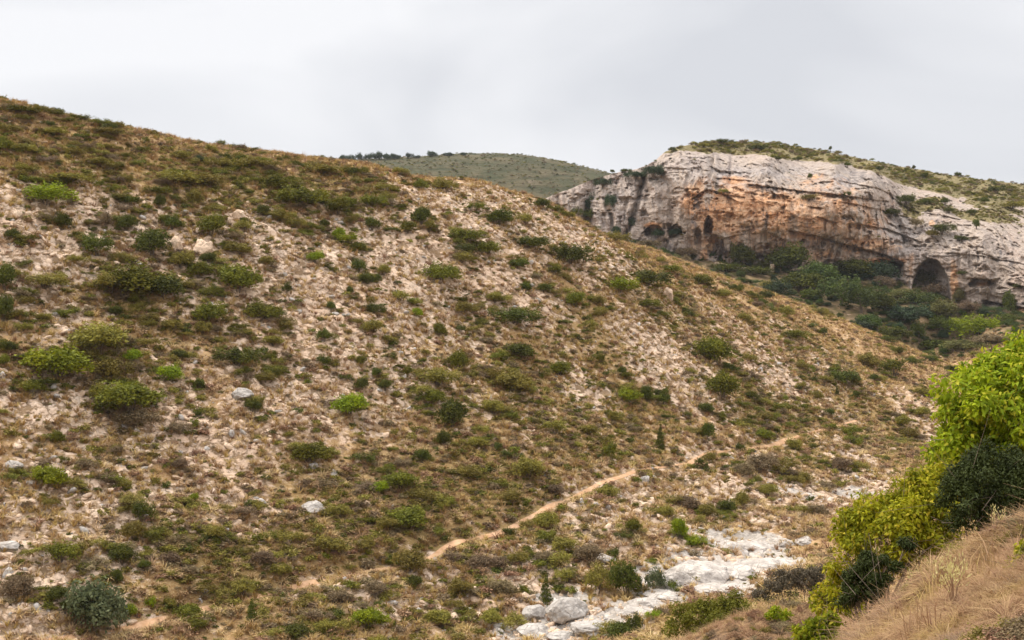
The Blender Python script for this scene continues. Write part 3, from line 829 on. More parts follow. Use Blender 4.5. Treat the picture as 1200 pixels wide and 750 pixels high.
# the shrubs one can tell apart on the hillside: pixel, size, colour
HS = """22,128,52,10,d 90,137,30,8,d 128,145,38,12,g 120,153,38,12,o 12,150,26,14,g 62,153,34,13,o 6,170,16,18,d 28,172,30,16,o 171,164,8,8,d 212,181,20,16,g 232,186,10,12,u 310,173,18,9,b
53,229,54,26,y 45,211,18,12,d 115,189,34,13,o 82,207,56,15,o 205,206,54,22,g 242,209,46,22,g 186,222,32,15,g 262,191,38,16,o 325,212,48,22,g 351,232,54,24,g 396,243,26,22,g 378,197,40,16,g 300,190,46,14,o
153,236,17,14,d 187,238,12,15,d 228,233,18,18,o 247,266,28,28,g 202,263,18,15,d 113,288,32,32,d 148,262,22,22,d 124,260,15,20,b 75,262,17,19,d 14,276,16,12,d 178,287,36,36,d 160,330,76,38,g 192,338,44,30,d 130,334,36,24,o
52,330,46,18,o 5,328,24,34,d 4,364,22,36,d 279,329,46,34,g 232,318,26,20,g 211,306,24,20,o 244,303,18,12,d 246,345,26,16,g 285,266,22,13,o 308,248,16,12,d 326,251,14,10,o 380,263,12,10,d 369,303,18,13,y 396,276,14,13,y 281,293,26,16,o 336,340,14,13,d 345,262,22,12,o
413,199,30,13,g 468,200,22,13,g 491,216,15,15,d 520,217,28,14,o 452,219,30,18,g 435,236,28,15,g 407,239,20,14,g 455,233,18,12,o 494,255,20,22,d 436,264,20,15,d 478,268,18,14,g 503,268,18,15,o
584,256,26,18,d 558,243,18,12,g 616,258,22,14,o 636,240,18,11,d 545,276,40,18,g 571,290,32,18,g 548,292,24,14,d 622,284,46,16,d 668,298,46,27,d 700,264,30,20,g 719,279,28,13,o 690,256,16,9,d 652,246,14,8,g
605,310,22,13,d 517,320,42,22,g 541,302,24,14,o 420,314,20,16,d 431,329,16,14,d 405,281,24,16,y 418,291,18,12,g 450,318,14,12,o 441,327,10,10,d 410,341,8,10,d 726,335,36,19,y 757,326,50,22,d 784,315,28,11,g 674,352,22,20,g 617,338,12,11,d 637,339,15,10,d
757,356,26,12,g 604,372,46,22,d 437,362,24,13,d 468,348,22,14,o 489,368,12,11,y 436,384,24,17,o 540,386,10,10,d 543,362,22,15,o 515,388,14,16,g 580,350,20,12,o 700,352,22,12,o 690,380,18,10,o 650,318,18,11,g
115,400,62,38,o 128,432,48,28,o 156,419,18,15,y 152,470,62,40,g 162,492,40,22,b 118,462,26,24,o 40,455,24,21,g 201,440,28,21,y 234,451,12,12,d 278,419,46,24,d 311,443,26,12,o 213,418,16,12,d 242,369,32,26,g 203,383,22,16,o 306,366,40,22,g 237,386,20,14,o 136,365,16,12,d 28,384,18,10,o 10,408,18,14,d 4,424,14,14,g 30,352,22,12,o
380,395,16,15,d 388,360,10,11,d 379,425,16,15,d 320,400,22,13,o 326,424,16,12,o 298,477,18,15,d 68,515,14,17,g 58,560,38,28,y 360,533,36,25,g 232,485,8,8,d 138,530,16,12,b 145,569,20,15,o 210,545,16,12,b 100,545,24,14,b 60,590,18,12,o
165,602,28,27,d 156,624,26,22,o 143,652,30,24,d 70,650,40,27,g 137,678,13,18,d 66,698,24,20,d 76,713,16,16,d 20,690,34,32,b 169,663,14,11,d 220,718,28,18,g 232,734,20,14,g 226,584,10,9,y 190,628,22,16,o 200,655,22,14,b 178,708,14,14,y 200,709,14,14,o 152,717,18,14,y 240,690,24,16,o 285,690,30,20,o
409,477,36,28,y 424,452,15,15,d 451,453,14,13,d 423,424,12,11,g 441,438,12,11,d 478,436,10,10,g 537,425,22,25,g 513,443,42,22,o 530,487,33,37,d 508,466,24,18,g 521,516,14,18,d 495,536,18,17,d 583,525,10,10,d 608,413,34,21,d 655,434,21,16,g 704,422,14,12,g 728,437,10,11,d 737,465,28,17,y 758,464,13,19,d 777,469,14,12,d 716,532,18,22,g
620,551,34,26,o 600,450,44,26,o 578,478,24,18,o 650,502,30,20,o 468,565,40,24,g 444,573,18,14,y 495,580,30,16,o 550,555,26,16,o 600,585,30,18,o 690,505,22,14,o 720,490,20,12,o 560,520,22,14,o 650,575,22,14,b 480,610,44,26,g 520,590,24,14,o 400,600,24,16,o 390,640,30,20,o 340,630,26,18,o
847,455,36,34,g 838,414,38,34,g 828,480,16,13,d 828,508,15,19,d 806,488,10,10,g 867,526,13,11,d 831,538,15,13,o 820,544,12,12,d 895,510,22,13,g 896,346,22,11,d 894,355,11,8,d 965,390,13,10,d 930,391,26,11,g 920,367,18,12,o 990,442,32,17,d 1017,424,26,18,o 1047,432,34,22,g 1024,443,10,8,d 1003,463,9,8,d 972,485,14,10,d 956,465,18,11,o 997,507,24,15,g 1058,495,16,14,o 1065,509,20,13,o 930,522,20,14,o 888,545,34,24,b 914,548,34,22,o 870,552,24,16,b 1081,484,18,12,o 1085,462,20,12,o
1040,398,20,8,d 1052,411,18,8,g 1069,424,18,8,d 1091,421,14,8,d 1113,432,12,7,d 862,338,16,8,d 900,334,18,8,o 820,328,30,12,g 846,344,22,10,o 960,366,18,8,o 870,372,16,9,o 880,420,18,10,o 940,430,16,10,o
597,625,16,12,d 712,576,28,15,o 640,611,26,22,o 720,652,16,14,d 742,619,18,18,g 852,595,20,15,d 869,587,16,18,o 700,682,34,34,o 728,742,34,24,d 745,735,22,28,d 690,650,32,24,b 660,640,30,18,o 665,676,28,18,o 765,722,18,12,y 640,655,20,14,b 805,590,26,18,b 830,600,20,14,o 780,600,24,14,o 900,575,22,14,o 940,560,24,14,o 985,545,24,16,b 1005,548,22,14,o 960,600,20,14,b
350,742,30,18,d 485,684,16,16,d 482,660,38,26,o 432,726,38,24,y 440,690,24,16,b 400,700,26,16,b 540,690,26,18,o 560,660,26,16,b 510,725,30,18,o 590,690,28,20,b 575,725,24,16,o 380,735,26,16,o 330,668,24,16,o 305,655,24,16,b 250,625,26,18,o 290,600,22,14,b 430,640,28,18,o 455,615,24,16,o 530,655,22,14,b 610,655,24,16,o"""
NAMED = {
 (70, 428): 'nothing',
 (152, 470): 'big drooping mid green shrub below the brightest yellow-green bush',
 (115, 400): 'large olive brown shrub just above the brightest yellow-green bush',
 (278, 419): 'rounded dark green shrub on bare stones above the lone white boulder',
 (668, 298): 'large dark green shrub at the foot of the pale rib on the ridge',
 (53, 229): 'wide bright green shrub on open slope near the top of the hill',
 (160, 330): 'widest dark shrub mass on the stony upper slope below the cleft boulder',
 (279, 329): 'large rounded green shrub below the pale cleft boulder',
 (604, 372): 'wide dark green shrub in mid slope, alone in dry grass',
 (530, 487): 'tallest dark green shrub on the mid slope, egg shaped',
 (409, 477): 'bright green bush with neat rounded top on the pale stony band',
 (847, 455): 'large green shrub at the edge of the bare stony patch, lower of two',
 (838, 414): 'large green shrub above the bare stony patch, upper of two',
 (432, 726): 'bright green domed bush at the bottom edge below the footpath',
 (70, 650): 'deep green rounded bush on pale rubble at the lower corner of the slope',
 (165, 602): 'dark egg-shaped bush above a dull olive one on the lower slope',
 (757, 326): 'broad green shrub mat on the ridge shoulder above the upright pale block',
 (468, 565): 'green shrub wrapped round the small white boulder',
 (58, 560): 'bright yellow-green straggly bush on the lower slope',
 (728, 742): 'dark green bushy shrub at the bottom edge beside the stream slabs',
 (597, 625): 'small dark shrub standing at the bend of the dirt footpath',
 (852, 595): 'small dark green shrub on rubble above the white stream slabs',
}
for ln in HS.split('\n'):
    for tok in ln.split():
        a = tok.split(',')
        x, y, w, h = map(float, a[:4])
        cc = C[a[4]]
        if y < 226 and x < 500 and (x, y) not in NAMED:          # paler, lower heath along the crest
            cc = {'green': random.choice(['olive', 'olive', 'green']), 'dark': 'green'}.get(cc, cc)
        sh(x, y, w, h, cc, label=NAMED.get((x, y)), hmul=.8 if y < 226 and x < 500 else (1.15 if w < 22 else 1.05))
sh(70, 428, 70, 42, 'bright', 'round', 'brightest yellow-green bush, large and domed, on the stony slope')
sh(295, 720, 15, 23, 'dark', 'cone', 'small dark conical juniper beside the path at the bottom of the slope', name='juniper', cat='juniper')
sh(774, 518, 11, 26, 'dark', 'cone', 'thin dark upright juniper on dry slope above the end of the path', name='juniper', cat='juniper')
sh(640, 697, 17, 29, 'dark', 'cone', 'sharp-tipped dark juniper rising between the two grey boulders', name='juniper', cat='juniper')
sh(735, 682, 30, 48, 'dark', 'round', 'tall ragged dark juniper beside the white stream rocks', name='juniper', cat='juniper')
sh(981, 460, 6, 9, 'dark', 'cone', 'tiny dark pointed juniper on the far dry end of the slope', name='juniper', cat='juniper')
sh(767, 681, 22, 36, 'grey', 'loose', 'loose grey-green upright shrub against white stream slabs')
sh(796, 621, 17, 30, 'bright', 'round', 'vivid green upright shrub in the stream bed scrub')
sh(812, 634, 24, 13, 'bright', 'spread', 'vivid green low shrub at the foot of the upright vivid one')
sh(112, 716, 64, 74, 'grey', 'round', 'rounded grey-green wild olive tree at the bottom corner', name='olive_tree', cat='tree')

# ------------------------------------------------------------------ boulders and slabs
def rock_mesh(name, seed, mat, flat=1.0, detail=5, lump=.28):
    import bmesh
    bm = bmesh.new()
    bmesh.ops.create_icosphere(bm, subdivisions=detail, radius=0.5)
    me = bpy.data.meshes.new(name); bm.to_mesh(me); bm.free()
    n = len(me.vertices); co = np.empty(n * 3, np.float32); me.vertices.foreach_get('co', co); co = co.reshape(-1, 3).astype(float)
    g = np.random.default_rng(seed)
    for _ in range(11):                                     # knock flat faces off, as broken limestone has
        d = g.normal(size=3); d /= np.linalg.norm(d)
        c = .30 + .16 * g.random()
        over = np.maximum(co @ d - c, 0)
        co -= over[:, None] * d * .9
    co *= 1 + .10 * (fbm(co[:, 0] * 7 + seed, co[:, 1] * 7, co[:, 2] * 7, octaves=3, s=seed + 5) if detail > 3 else 0 * co[:, 0])[:, None]
    co *= 1 + lump * fbm(co[:, 0] * 2.2 + seed, co[:, 1] * 2.2, co[:, 2] * 2.2, octaves=4, s=seed)[:, None]
    co[:, 2] *= flat
    me.vertices.foreach_set('co', co.astype(np.float32).ravel())
    me.polygons.foreach_set('use_smooth', np.ones(len(me.polygons), bool))
    me.materials.append(mat); me.update()
    return me
ROCKS = {('stone', i): rock_mesh('boulder', 200 + i, M['stone'], .9) for i in range(4)}
ROCKS.update({('white_stone', i): rock_mesh('boulder', 240 + i, M['white_stone'], .8) for i in range(4)})
ROCKS.update({('tan_stone', i): rock_mesh('boulder', 220 + i, M['tan_stone'], .95) for i in range(4)})
def boulder(px, py, w, h, mat, label, i=None, depth=1.0, rz=None, name='boulder', cat='boulder', group=None, sink=.2, ymin=60):
    P = hit(px, py + h * .38, ymin)
    if P is None: return
    k = P[1] / F
    o = link(name, ROCKS[mat, random.randrange(4) if i is None else i])
    o.location = P + np.array([0, .25 * w * k * depth, h * k * (.5 - sink)])
    o.scale = (w * k * 1.12, w * k * depth, h * k * 1.35)
    o.rotation_euler = (0, 0, random.uniform(-.5, .5) if rz is None else rz)
    tag(o, label, cat, group)
    return o
boulder(235, 288, 27, 26, 'tan_stone', 'pale rounded boulder beside a dark cleft on the upper slope', 2, 1.4, sink=.42)
boulder(206, 284, 16, 24, 'tan_stone', 'narrow pale rock on the near side of the dark cleft, upper slope', 1, 1.4, sink=.45)
boulder(18, 251, 15, 13, 'tan_stone', 'small tan boulder under the wide bright green shrub high on the slope', 2)
boulder(278, 252, 15, 11, 'tan_stone', 'small tan boulder just above the scree near the ridge grass', 3)
boulder(782, 344, 14, 17, 'tan_stone', 'upright pale block of rock on the ridge shoulder', 3, 1.3, sink=.4)
boulder(282, 462, 25, 15, 'stone', 'lone white boulder, wide and flat topped, in the middle of the slope', 2)
boulder(474, 568, 11, 11, 'stone', 'small white boulder in green shrubs above the footpath', 0)
boulder(365, 596, 26, 15, 'stone', 'grey weathered boulder lying in olive scrub on the lower slope', 3)
boulder(366, 546, 12, 9, 'stone', 'little white stone at the foot of a green shrub on the lower slope', 1)
boulder(14, 546, 20, 12, 'stone', 'greyish white boulder at the edge of view on the lower slope', 2)
boulder(8, 641, 26, 14, 'stone', 'flat grey slab on pale rubble at the lower edge of the slope', 0)
boulder(756, 562, 10, 12, 'stone', 'small grey upright stone near the end of the orange path', 1)
boulder(681, 588, 6, 8, 'stone', 'tiny white stone at the edge of the orange path', 3)
boulder(628, 719, 27, 21, 'stone', 'smooth round grey boulder beside the largest grey boulder', 0)
boulder(664, 717, 46, 30, 'stone', 'largest grey boulder, rounded, with a juniper behind it', 2)
boulder(625, 742, 40, 16, 'stone', 'flat white rock below the smooth round grey boulder', 3)
boulder(690, 738, 44, 18, 'stone', 'flat white rock below the largest grey boulder', 1)
boulder(660, 747, 30, 12, 'stone', 'flat white rock at the very bottom edge between two others', 0)
SL = [(820, 668, 44, 26, 'big pale slab leaning on the stream bank beside a dark crack', 0), (836, 690, 30, 10, 'thin white slab on the floor of the dry stream', 1), (872, 668, 36, 22, 'square white slab in the middle of the dry stream bed', 2), (905, 662, 40, 14, 'long white slab at the upstream end of the dry pools', 3),
      (795, 676, 22, 26, 'steep white slab beside the loose grey-green shrub', 1), (858, 640, 30, 16, 'pale grey slab on top of the stream bank', 2), (890, 640, 26, 16, 'white slab upstream on the bank above the long slab', 0), (762, 705, 26, 14, 'white slab below the tall ragged juniper', 3), (785, 697, 28, 12, 'low white slab on the stream floor near the brown grass', 2),
      (745, 716, 26, 12, 'white slab nearest the dark bushy shrub at the bottom edge', 0), (868, 692, 34, 12, 'flat white slab nearest the grey-brown shrub', 1), (921, 634, 14, 10, 'small white block beside the upstream grey-brown shrub', 3), (945, 632, 16, 12, 'small white block touching the yellow-green bush outline', 1), (706, 652, 16, 12, 'grey block among scrub above the largest grey boulder', 2)]
for x, y, w, h, lb, i in SL: boulder(x, y, w * 1.6, h * 1.15, 'white_stone', lb, i, 1.5, name='flat_boulder', cat='boulder', sink=.5, rz=random.uniform(0, 6.28) if w < 1.6 * h else None)

# ------------------------------------------------------------------ valley under the cliff: single trees and shrubs
VAL = """872,294,24,24,dark,round,dark round tree against the foot of the orange cliff
923,298,44,32,dark,round,large round dark green tree under the orange overhang
1005,312,46,26,dark,round,wide dark green tree under the low orange ledge
1026,321,44,28,blue,round,dusky tree between the wide dark tree and the arched cave
1084,322,26,16,drab,loose,olive scrub tree growing in the mouth of the arched cave
1093,340,26,18,brown,loose,bare brown shrub on the floor of the arched cave
962,325,40,34,valley,round,tall mid green tree in front of the broken cliff foot
985,342,44,44,valley,loose,tallest olive green tree of the valley below the cliff
938,332,46,24,dark,round,dark bushy tree below the low stone wall
910,338,30,20,blue,spread,blue-green shrub below the stone pillar
884,318,34,12,dark,spread,low dark shrub line below the cliff-foot ledge
850,314,40,12,dark,spread,low dark shrub mat above the ridge shoulder
1010,352,40,40,valley,loose,broad olive green tree beside the brown clearing
1004,384,36,18,blue,round,dark rounded shrub where the ridge hides the valley floor
1036,358,26,26,dark,round,dark upright tree on the brown clearing
1060,370,44,24,blue,round,wide blue-green tree in the middle of the valley
1018,378,28,20,valley,round,mid green bush at the edge of the ridge line
1050,392,34,18,dark,round,dark green bush under the wide blue-green tree
1076,390,18,28,dark,loose,thin dark tree on the lower valley slope
1104,380,34,18,dark,spread,dark green shrub on a brown bank in the valley
1095,404,44,18,dark,spread,long dark shrub above the brown terrace
1100,362,36,22,drab,spread,olive shrub below the arched cave
1078,350,40,18,valley,spread,green thicket on the slope under the arched cave
1132,360,30,14,brown,spread,brown shrub below the pale cliff foot
1145,384,40,30,bright,spread,brightest green grassy shrub on the valley floor
1139,393,9,13,brown,round,dark brown bare bush against the brightest green patch
1183,343,15,14,dark,round,dark bush on the pale ledge below the cliff hollow
1183,374,18,12,dark,round,dark bush on grey rubble below the orange ledge
1124,342,14,12,drab,round,olive tuft at the corner of the arched cave
1088,417,16,9,dark,spread,small dark bush at the end of the ridge line
1130,412,50,12,drab,spread,low olive scrub along the brown terrace
1056,345,24,14,drab,round,olive bush above the wide blue-green tree
1160,410,40,12,brown,spread,low grey brown scrub beside the yellow-green bush top
1035,332,30,16,brown,loose,grey leafless bush under the dark cliff hollow
950,346,24,16,dark,round,dark bush just behind the ridge grass"""
for ln in VAL.split('\n'):
    a = ln.split(',', 6)
    x, y, w, h = map(float, a[:4])
    tree = 'tree' in a[6].split(' under')[0].split(' in front')[0]
    sh(x, y, w, h, a[4], a[5], a[6], ymin=318, name='tree' if tree else 'shrub', cat='tree' if tree else 'shrub')
# shrubs rooted on the cliff and its shelves
CLF = """690,240,16,34,blue,loose,dark shrubs' gully,-
714,238,16,20,blue,round,round dark shrub clinging to the cliff beside the gully
706,214,22,12,blue,spread,dark shrub on the low end of the cliff rim
735,262,16,14,blue,round,dark shrub at the foot of the narrow cliff gully
722,271,12,14,blue,round,dark shrub low on the cliff by the ridge line
692,252,22,18,dark,loose,dark green creeper hanging in the wide gully
676,250,16,16,dark,loose,green shrub at the edge of the wide gully
765,200,30,16,blue,spread,dark shrub patch on the cliff's sloping shoulder
745,205,26,10,blue,spread,dark shrub on the notch of the cliff skyline
790,273,14,11,blue,round,dark bush filling the second small cave
771,274,15,11,blue,round,dark bush filling the first small cave
758,286,34,10,brown,spread,grey bare shrubs' ledge,-
805,295,30,14,brown,spread,grey bare bush under the orange wall
848,224,12,6,olive,spread,dry shrub on the brow of the orange arch
947,231,22,9,olive,spread,green shrub on the ledge of the orange band
993,228,9,8,dark,round,small dark shrub on the upper orange ledge
949,207,6,8,dark,round,tiny dark shrub on the grey upper band
1061,233,24,14,dark,spread,dark shrub under the violet-grey slab on the upper shelf
1043,249,22,11,dark,round,dark round shrub on the sloping cliff ledge
1085,236,14,8,dark,spread,dark shrub beside the pale shelf rock
1072,262,18,14,brown,loose,grey brown shrub on the dark weathered face
1103,268,26,14,dark,spread,dark green shrub below the small orange block
1092,274,16,10,olive,round,olive shrub at the edge of the dark green one
1127,280,15,8,dark,round,small dark shrub on the pale face above the cave
1127,320,12,6,dark,round,tiny dark shrub beside the arched cave
1144,263,9,12,dark,round,dark upright shrub at the top of the lower wall
1107,236,10,9,dark,round,dark shrub between pale shelf rocks
1112,246,14,7,dark,spread,low dark shrub under the pale shelf rock
1139,248,12,8,dark,spread,low dark shrub below the rounded rock nose
1153,235,12,8,dark,round,dark shrub behind the rounded rock nose
1193,335,14,7,dark,spread,dark shrub in the far low hollow of the cliff
1083,206,9,8,dark,round,dark shrub on the plateau slope
1122,204,9,5,dark,spread,dark shrub on the plateau skyline
973,174,4,6,dark,round,tiny shrub on the plateau skyline
1071,196,4,5,dark,round,small shrub on the sinking plateau skyline
787,175,8,6,dark,round,dark shrub at the top corner of the cliff
845,166,22,5,dark,spread,low dark shrub at the crown of the plateau
935,186,10,5,dark,spread,low dark shrub on the cliff rim above the grey band
993,193,9,6,dark,round,dark shrub on the rim where the plateau dips
912,186,7,5,dark,round,little dark shrub on the rim, middle of the cliff
1030,197,10,6,dark,spread,dark shrub at the start of the upper shelves
718,201,5,5,dark,round,tiny dark shrub on the saddle skyline
733,200,14,6,dark,spread,dark shrub mat on the saddle skyline
824,170,14,5,olive,spread,olive shrub mat on the plateau edge
886,173,26,6,dark,spread,dark shrub mat on top of the plateau
1165,222,20,8,dark,spread,dark shrub patch on the far plateau slope
1185,240,30,10,olive,spread,olive shrub patch on the far plateau shelf"""
for ln in CLF.split('\n'):
    a = ln.split(',', 6)
    x, y, w, h = map(float, a[:4])
    lab = a[6]
    if lab.endswith(',-'): lab = {690: 'tall dark shrub growing up the wide cliff gully', 758: 'grey bare shrub along the ledge below the small caves'}[int(x)]
    P = cliff_at(x, min(y + h * .45, np.interp(x, cp, cbas) - 1))
    k = P[1] / F
    P[1] -= .12 * w * k
    plant('bush', 'bush', P, w * k * 1.1, h * k * 1.15, (a[5], random.randrange(3)), a[4], px=(x, y, w, h), label=lab.replace('shrub', 'bush'))

# pines along the far hill
PN = [(388, 187, 6, 8), (402, 186, 8, 9), (411, 184, 9, 10), (421, 183.5, 9, 11), (430, 184, 8, 9), (436, 183, 8, 11), (444, 183, 9, 11), (453, 184, 9, 9), (461, 184, 8, 10), (467, 185, 5, 8), (479, 183, 9, 9), (489, 185, 8, 6), (507, 181, 10, 9), (525, 182, 10, 5), (543, 180, 7, 4)]
PLAB = ['first small pine of the far row, standing apart where the near ridge begins', 'second pine of the far row, bushy', 'third pine of the far row', 'fourth pine of the far row, one of the taller', 'fifth pine of the far row, a low one', 'sixth pine of the far row, narrow and tall', 'seventh pine of the far row, broad', 'eighth pine of the far row, lower than its neighbours', 'ninth pine of the far row', 'last pine of the dense far row, thin', 'lone pine just beyond the end of the dense far row', 'low bushy pine between the two lone pines on the far hill', 'largest lone pine on the far hill crest', 'low wide pine past the largest lone pine', 'smallest flattened pine nearest the top of the far hill']
for (x, y, w, h), lb in zip(PN, PLAB):
    P = hill_z(x, 880); k = P[1] / F
    yb = 375 - P[2] / P[1] * F
    hh = max(yb - (y - h / 2), 3.5) * k
    P[2] -= .22 * hh
    plant('pine', 'pine tree', P, w * k * random.uniform(1.15, 1.6), hh * random.uniform(1.25, 1.5), (random.choice(['round', 'round', 'loose']), random.randrange(3)), 'blue', tree=True, px=(x, y, w, h), label=lb, group='pines along the far hill')

# ruined wall and pillar at the cliff foot
def masonry(name, pts, th, hgt, label, cat):
    """a dry-stone wall following the ground: each stone a rough block, with a darker core"""
    V, Fc, n = [], [], 0
    pts = [np.array(p) for p in pts]
    parts = []
    g = np.random.default_rng(9)
    for a, b in zip(pts[:-1], pts[1:]):
        L = np.linalg.norm(b - a); m = max(1, int(L / .45)); courses = max(1, int(hgt / .28))
        for i in range(m):
            for c in range(courses):
                f = (i + .5 + .25 * (c % 2)) / m
                p = a + (b - a) * min(f, 1)
                dx, dy, dz = .27 + .05 * g.random(), th * .5 + .06 * g.random(), .16 + .02 * g.random()
                ang = math.atan2(b[1] - a[1], b[0] - a[0]) + .1 * g.normal()
                ca, sa = math.cos(ang), math.sin(ang)
                vs = []
                for sx in (-1, 1):
                    for sy in (-1, 1):
                        for sz in (-1, 1):
                            q = np.array([sx * dx, sy * dy, sz * dz]) * (1 + .12 * g.normal(size=3))
                            vs.append((p[0] + ca * q[0] - sa * q[1], p[1] + sa * q[0] + ca * q[1], p[2] + .28 * (c + .5) + q[2]))
                parts.append((np.array(vs), np.array([(0, 1, 3, 2), (4, 6, 7, 5), (0, 4, 5, 1), (2, 3, 7, 6), (0, 2, 6, 4), (1, 5, 7, 3)])))
    V, Fc = join(parts)
    return tag(link(name, mesh_np(name, V, Fc, M['tan_stone'])), label, cat)
wl = [hit(x, y, 330) for x, y in ((900, 319), (912, 319), (925, 319.5), (940, 317))]
masonry('stone_wall', wl, .5, .85, 'low pale dry-stone wall in front of the large round tree under the cliff', 'wall')
wl = [hit(x, y, 330) for x, y in ((838, 309), (850, 312), (868, 315), (884, 318))]
masonry('stone_wall', wl, .5, .6, 'low pale stone wall below the dark stained hollow of the orange cliff', 'wall')
pb = hit(901, 319, 330) + np.array([.3, -.8, 0])
masonry('stone_ruin', [pb, pb + np.array([.9, 0, 0])], .8, 2.4, 'pale ruined stone pillar at the end of the low wall', 'ruin')

# ------------------------------------------------------------------ close bushes on the near bank
M['leaf_lime'] = foliage_mat('leaf_lime', (0.085, 0.125, 0.005), (0.40, 0.43, 0.012), .38, .5, dry=(0.40, 0.33, 0.03))
M['leaf_yellow'] = foliage_mat('leaf_yellowing', (0.10, 0.12, 0.005), (0.46, 0.42, 0.014), .35, .5, dry=(0.45, 0.34, 0.03))
M['twiggy'] = foliage_mat('leaf_twiggy_grey', (0.070, 0.062, 0.036), (0.185, 0.150, 0.095))
M['needle_dark'] = foliage_mat('needle_dark', (0.018, 0.027, 0.006), (0.062, 0.080, 0.015), .15, .5)
M['straw'] = foliage_mat('straw', (0.25, 0.14, 0.07), (0.51, 0.325, 0.18), .2, .7, region=(((0.26, 0.17, 0.045), (0.50, 0.35, 0.11)), ((0.11, 0.075, 0.050), (0.25, 0.18, 0.125))))
M['twig'] = simple_mat('twig', (0.12, 0.085, 0.06), (0.24, 0.18, 0.13), 12)

def big_leaves(name, lobes, n, size, seed, mat):
    """drooping folded leaves, four faces each, over leafy lobes (world metres about the bush's base)"""
    g = np.random.default_rng(seed)
    L0 = np.array(lobes, float); sub = []
    for l in L0:                                            # sprays that break up the outline
        for _ in range(13):
            q = g.normal(size=3); q /= np.linalg.norm(q); q[2] = abs(q[2]) * 1.1 - .25
            sub.append((*(l[:3] + q * l[3] * (.66 + .52 * g.random() ** 1.5)), l[3] * (.17 + .26 * g.random())))
    L0[:, 3] *= .8
    L = np.concatenate([L0, np.array(sub)])
    w = L[:, 3] ** 2; w[:len(L0)] *= .5; w /= w.sum()
    k = g.choice(len(L), n, p=w)
    d = g.normal(size=(n, 3)); d /= np.linalg.norm(d, axis=1)[:, None]
    rr = 1 - .55 * g.random(n) ** 1.5
    lm = 1 + .30 * vnoise(d[:, 0] * 2.4 + k * 5.1, d[:, 1] * 2.4 + seed, d[:, 2] * 2.4) + .22 * vnoise(d[:, 0] * 6 + k, d[:, 1] * 6, d[:, 2] * 6)
    p = L[k, :3] + d * (L[k, 3] * rr * lm)[:, None]
    t = d * .6 + g.normal(size=(n, 3)) * .55; t[:, 2] -= .55
    t /= np.linalg.norm(t, axis=1)[:, None]
    nrm = d + np.array([0, 0, .5]) + .5 * g.normal(size=(n, 3))
    b = np.cross(nrm, t); b /= np.linalg.norm(b, axis=1)[:, None]
    u = np.cross(t, b)
    s = (size * (.6 + .8 * g.random(n)))[:, None]
    c = s * .10
    mid = p + t * s * .55 - u * c * .3
    tip = p + t * s * 1.1 - u * s * .12
    l1 = p + t * s * .4 + b * s * .26 + u * c; r1 = p + t * s * .4 - b * s * .26 + u * c
    V = np.stack([p, r1, mid, l1, tip], 1).reshape(-1, 3)
    base = np.arange(n)[:, None] * 5
    Fc = np.concatenate([base + np.array([0, 1, 2, 3]), base + np.array([3, 2, 1, 4])])
    # second quad uses the outer edge: left, mid, right, tip
    return mesh_np(name, V, Fc, mat)

def branches(name, base, ends, r, mat, seed, parent):
    g = np.random.default_rng(seed)
    parts = []
    for e in ends:
        e = np.array(e, float); m = e * .5 + g.normal(size=3) * .12 * np.linalg.norm(e)
        q1 = e * .22 + g.normal(size=3) * .05
        parts.append(tube([(0, 0, -.3), q1, m, e], [r, r * .8, r * .5, r * .15], 6))
        for _ in range(3):
            f = .45 + .4 * g.random(); s0 = m + (e - m) * f
            parts.append(tube([s0, s0 + g.normal(size=3) * .25 + np.array([0, 0, .15]), s0 + g.normal(size=3) * .5 + np.array([0, 0, .25])], [r * .3, r * .2, r * .06], 4))
    V, Fc = join(parts)
    return link(name, mesh_np(name, V, Fc, mat, True), parent)

def close_bush(name, cat, label, base_px, d, lobes_px, n, size, mat, seed, twig_r=.035, leafname='foliage'):
    x, y = base_px
    bx = (x - 600) / F * d
    B = np.array([bx, d, sample(ZZ, bx, d)[0] - .05])
    root = bpy.data.objects.new(name, None); COL.objects.link(root); root.location = B
    root.empty_display_size = .3
    lobes = []
    for (px, py, rp, dd) in lobes_px:
        c = pix(px, py, d + dd) - B
        lobes.append((*c, rp * (d + dd) / F))
    link(leafname, big_leaves(leafname, lobes, n, size, seed, mat), root)
    branches('stem', B, [np.array(l[:3]) for l in lobes], twig_r, M['twig'], seed, root)
    tag(root, label, cat)
    PLANTS.append(dict(o=root, px=(x, y, 100, 100), w=4, h=4, shape='round', col='bright', cat=cat, label=label))
    return root

close_bush('tree', 'tree', 'tall lime green broad-leaved tree rising above the black-green bush', (1185, 600), 27,
    [(1180, 455, 42, 0), (1145, 470, 40, -.6), (1190, 505, 46, -.8), (1135, 510, 36, -.4), (1165, 540, 46, -.3), (1205, 440, 46, .4), (1112, 525, 26, .2), (1120, 480, 22, .1), (1215, 425, 36, .8), (1196, 412, 16, .4), (1150, 440, 26, .3), (1125, 555, 34, .4), (1225, 520, 60, 0), (1175, 590, 40, .8), (1215, 610, 50, .8), (1240, 450, 50, .4), (1230, 580, 50, .4)],
    34000, .115, M['leaf_lime'], 301, .06)
close_bush('shrub', 'bush', 'yellowing lime green bush between the dry grass and the white stream bed', (1025, 690), 25,
    [(1096, 575, 30, .5), (1080, 600, 34, 0), (1060, 612, 30, -.3), (1030, 610, 30, .2), (1005, 615, 26, .1), (990, 630, 20, 0), (1040, 635, 32, -.4), (1000, 650, 24, -.3), (984, 668, 15, 0), (978, 690, 17, .1), (965, 708, 16, .1), (985, 712, 18, -.2), (1075, 640, 28, -.2), (1094, 626, 24, -.3), (1105, 598, 26, 0), (1110, 560, 22, .4), (1078, 566, 22, .3), (1052, 592, 22, .2), (1014, 690, 24, .2), (1050, 660, 24, .2)],
    21000, .085, M['leaf_yellow'], 302, .035)
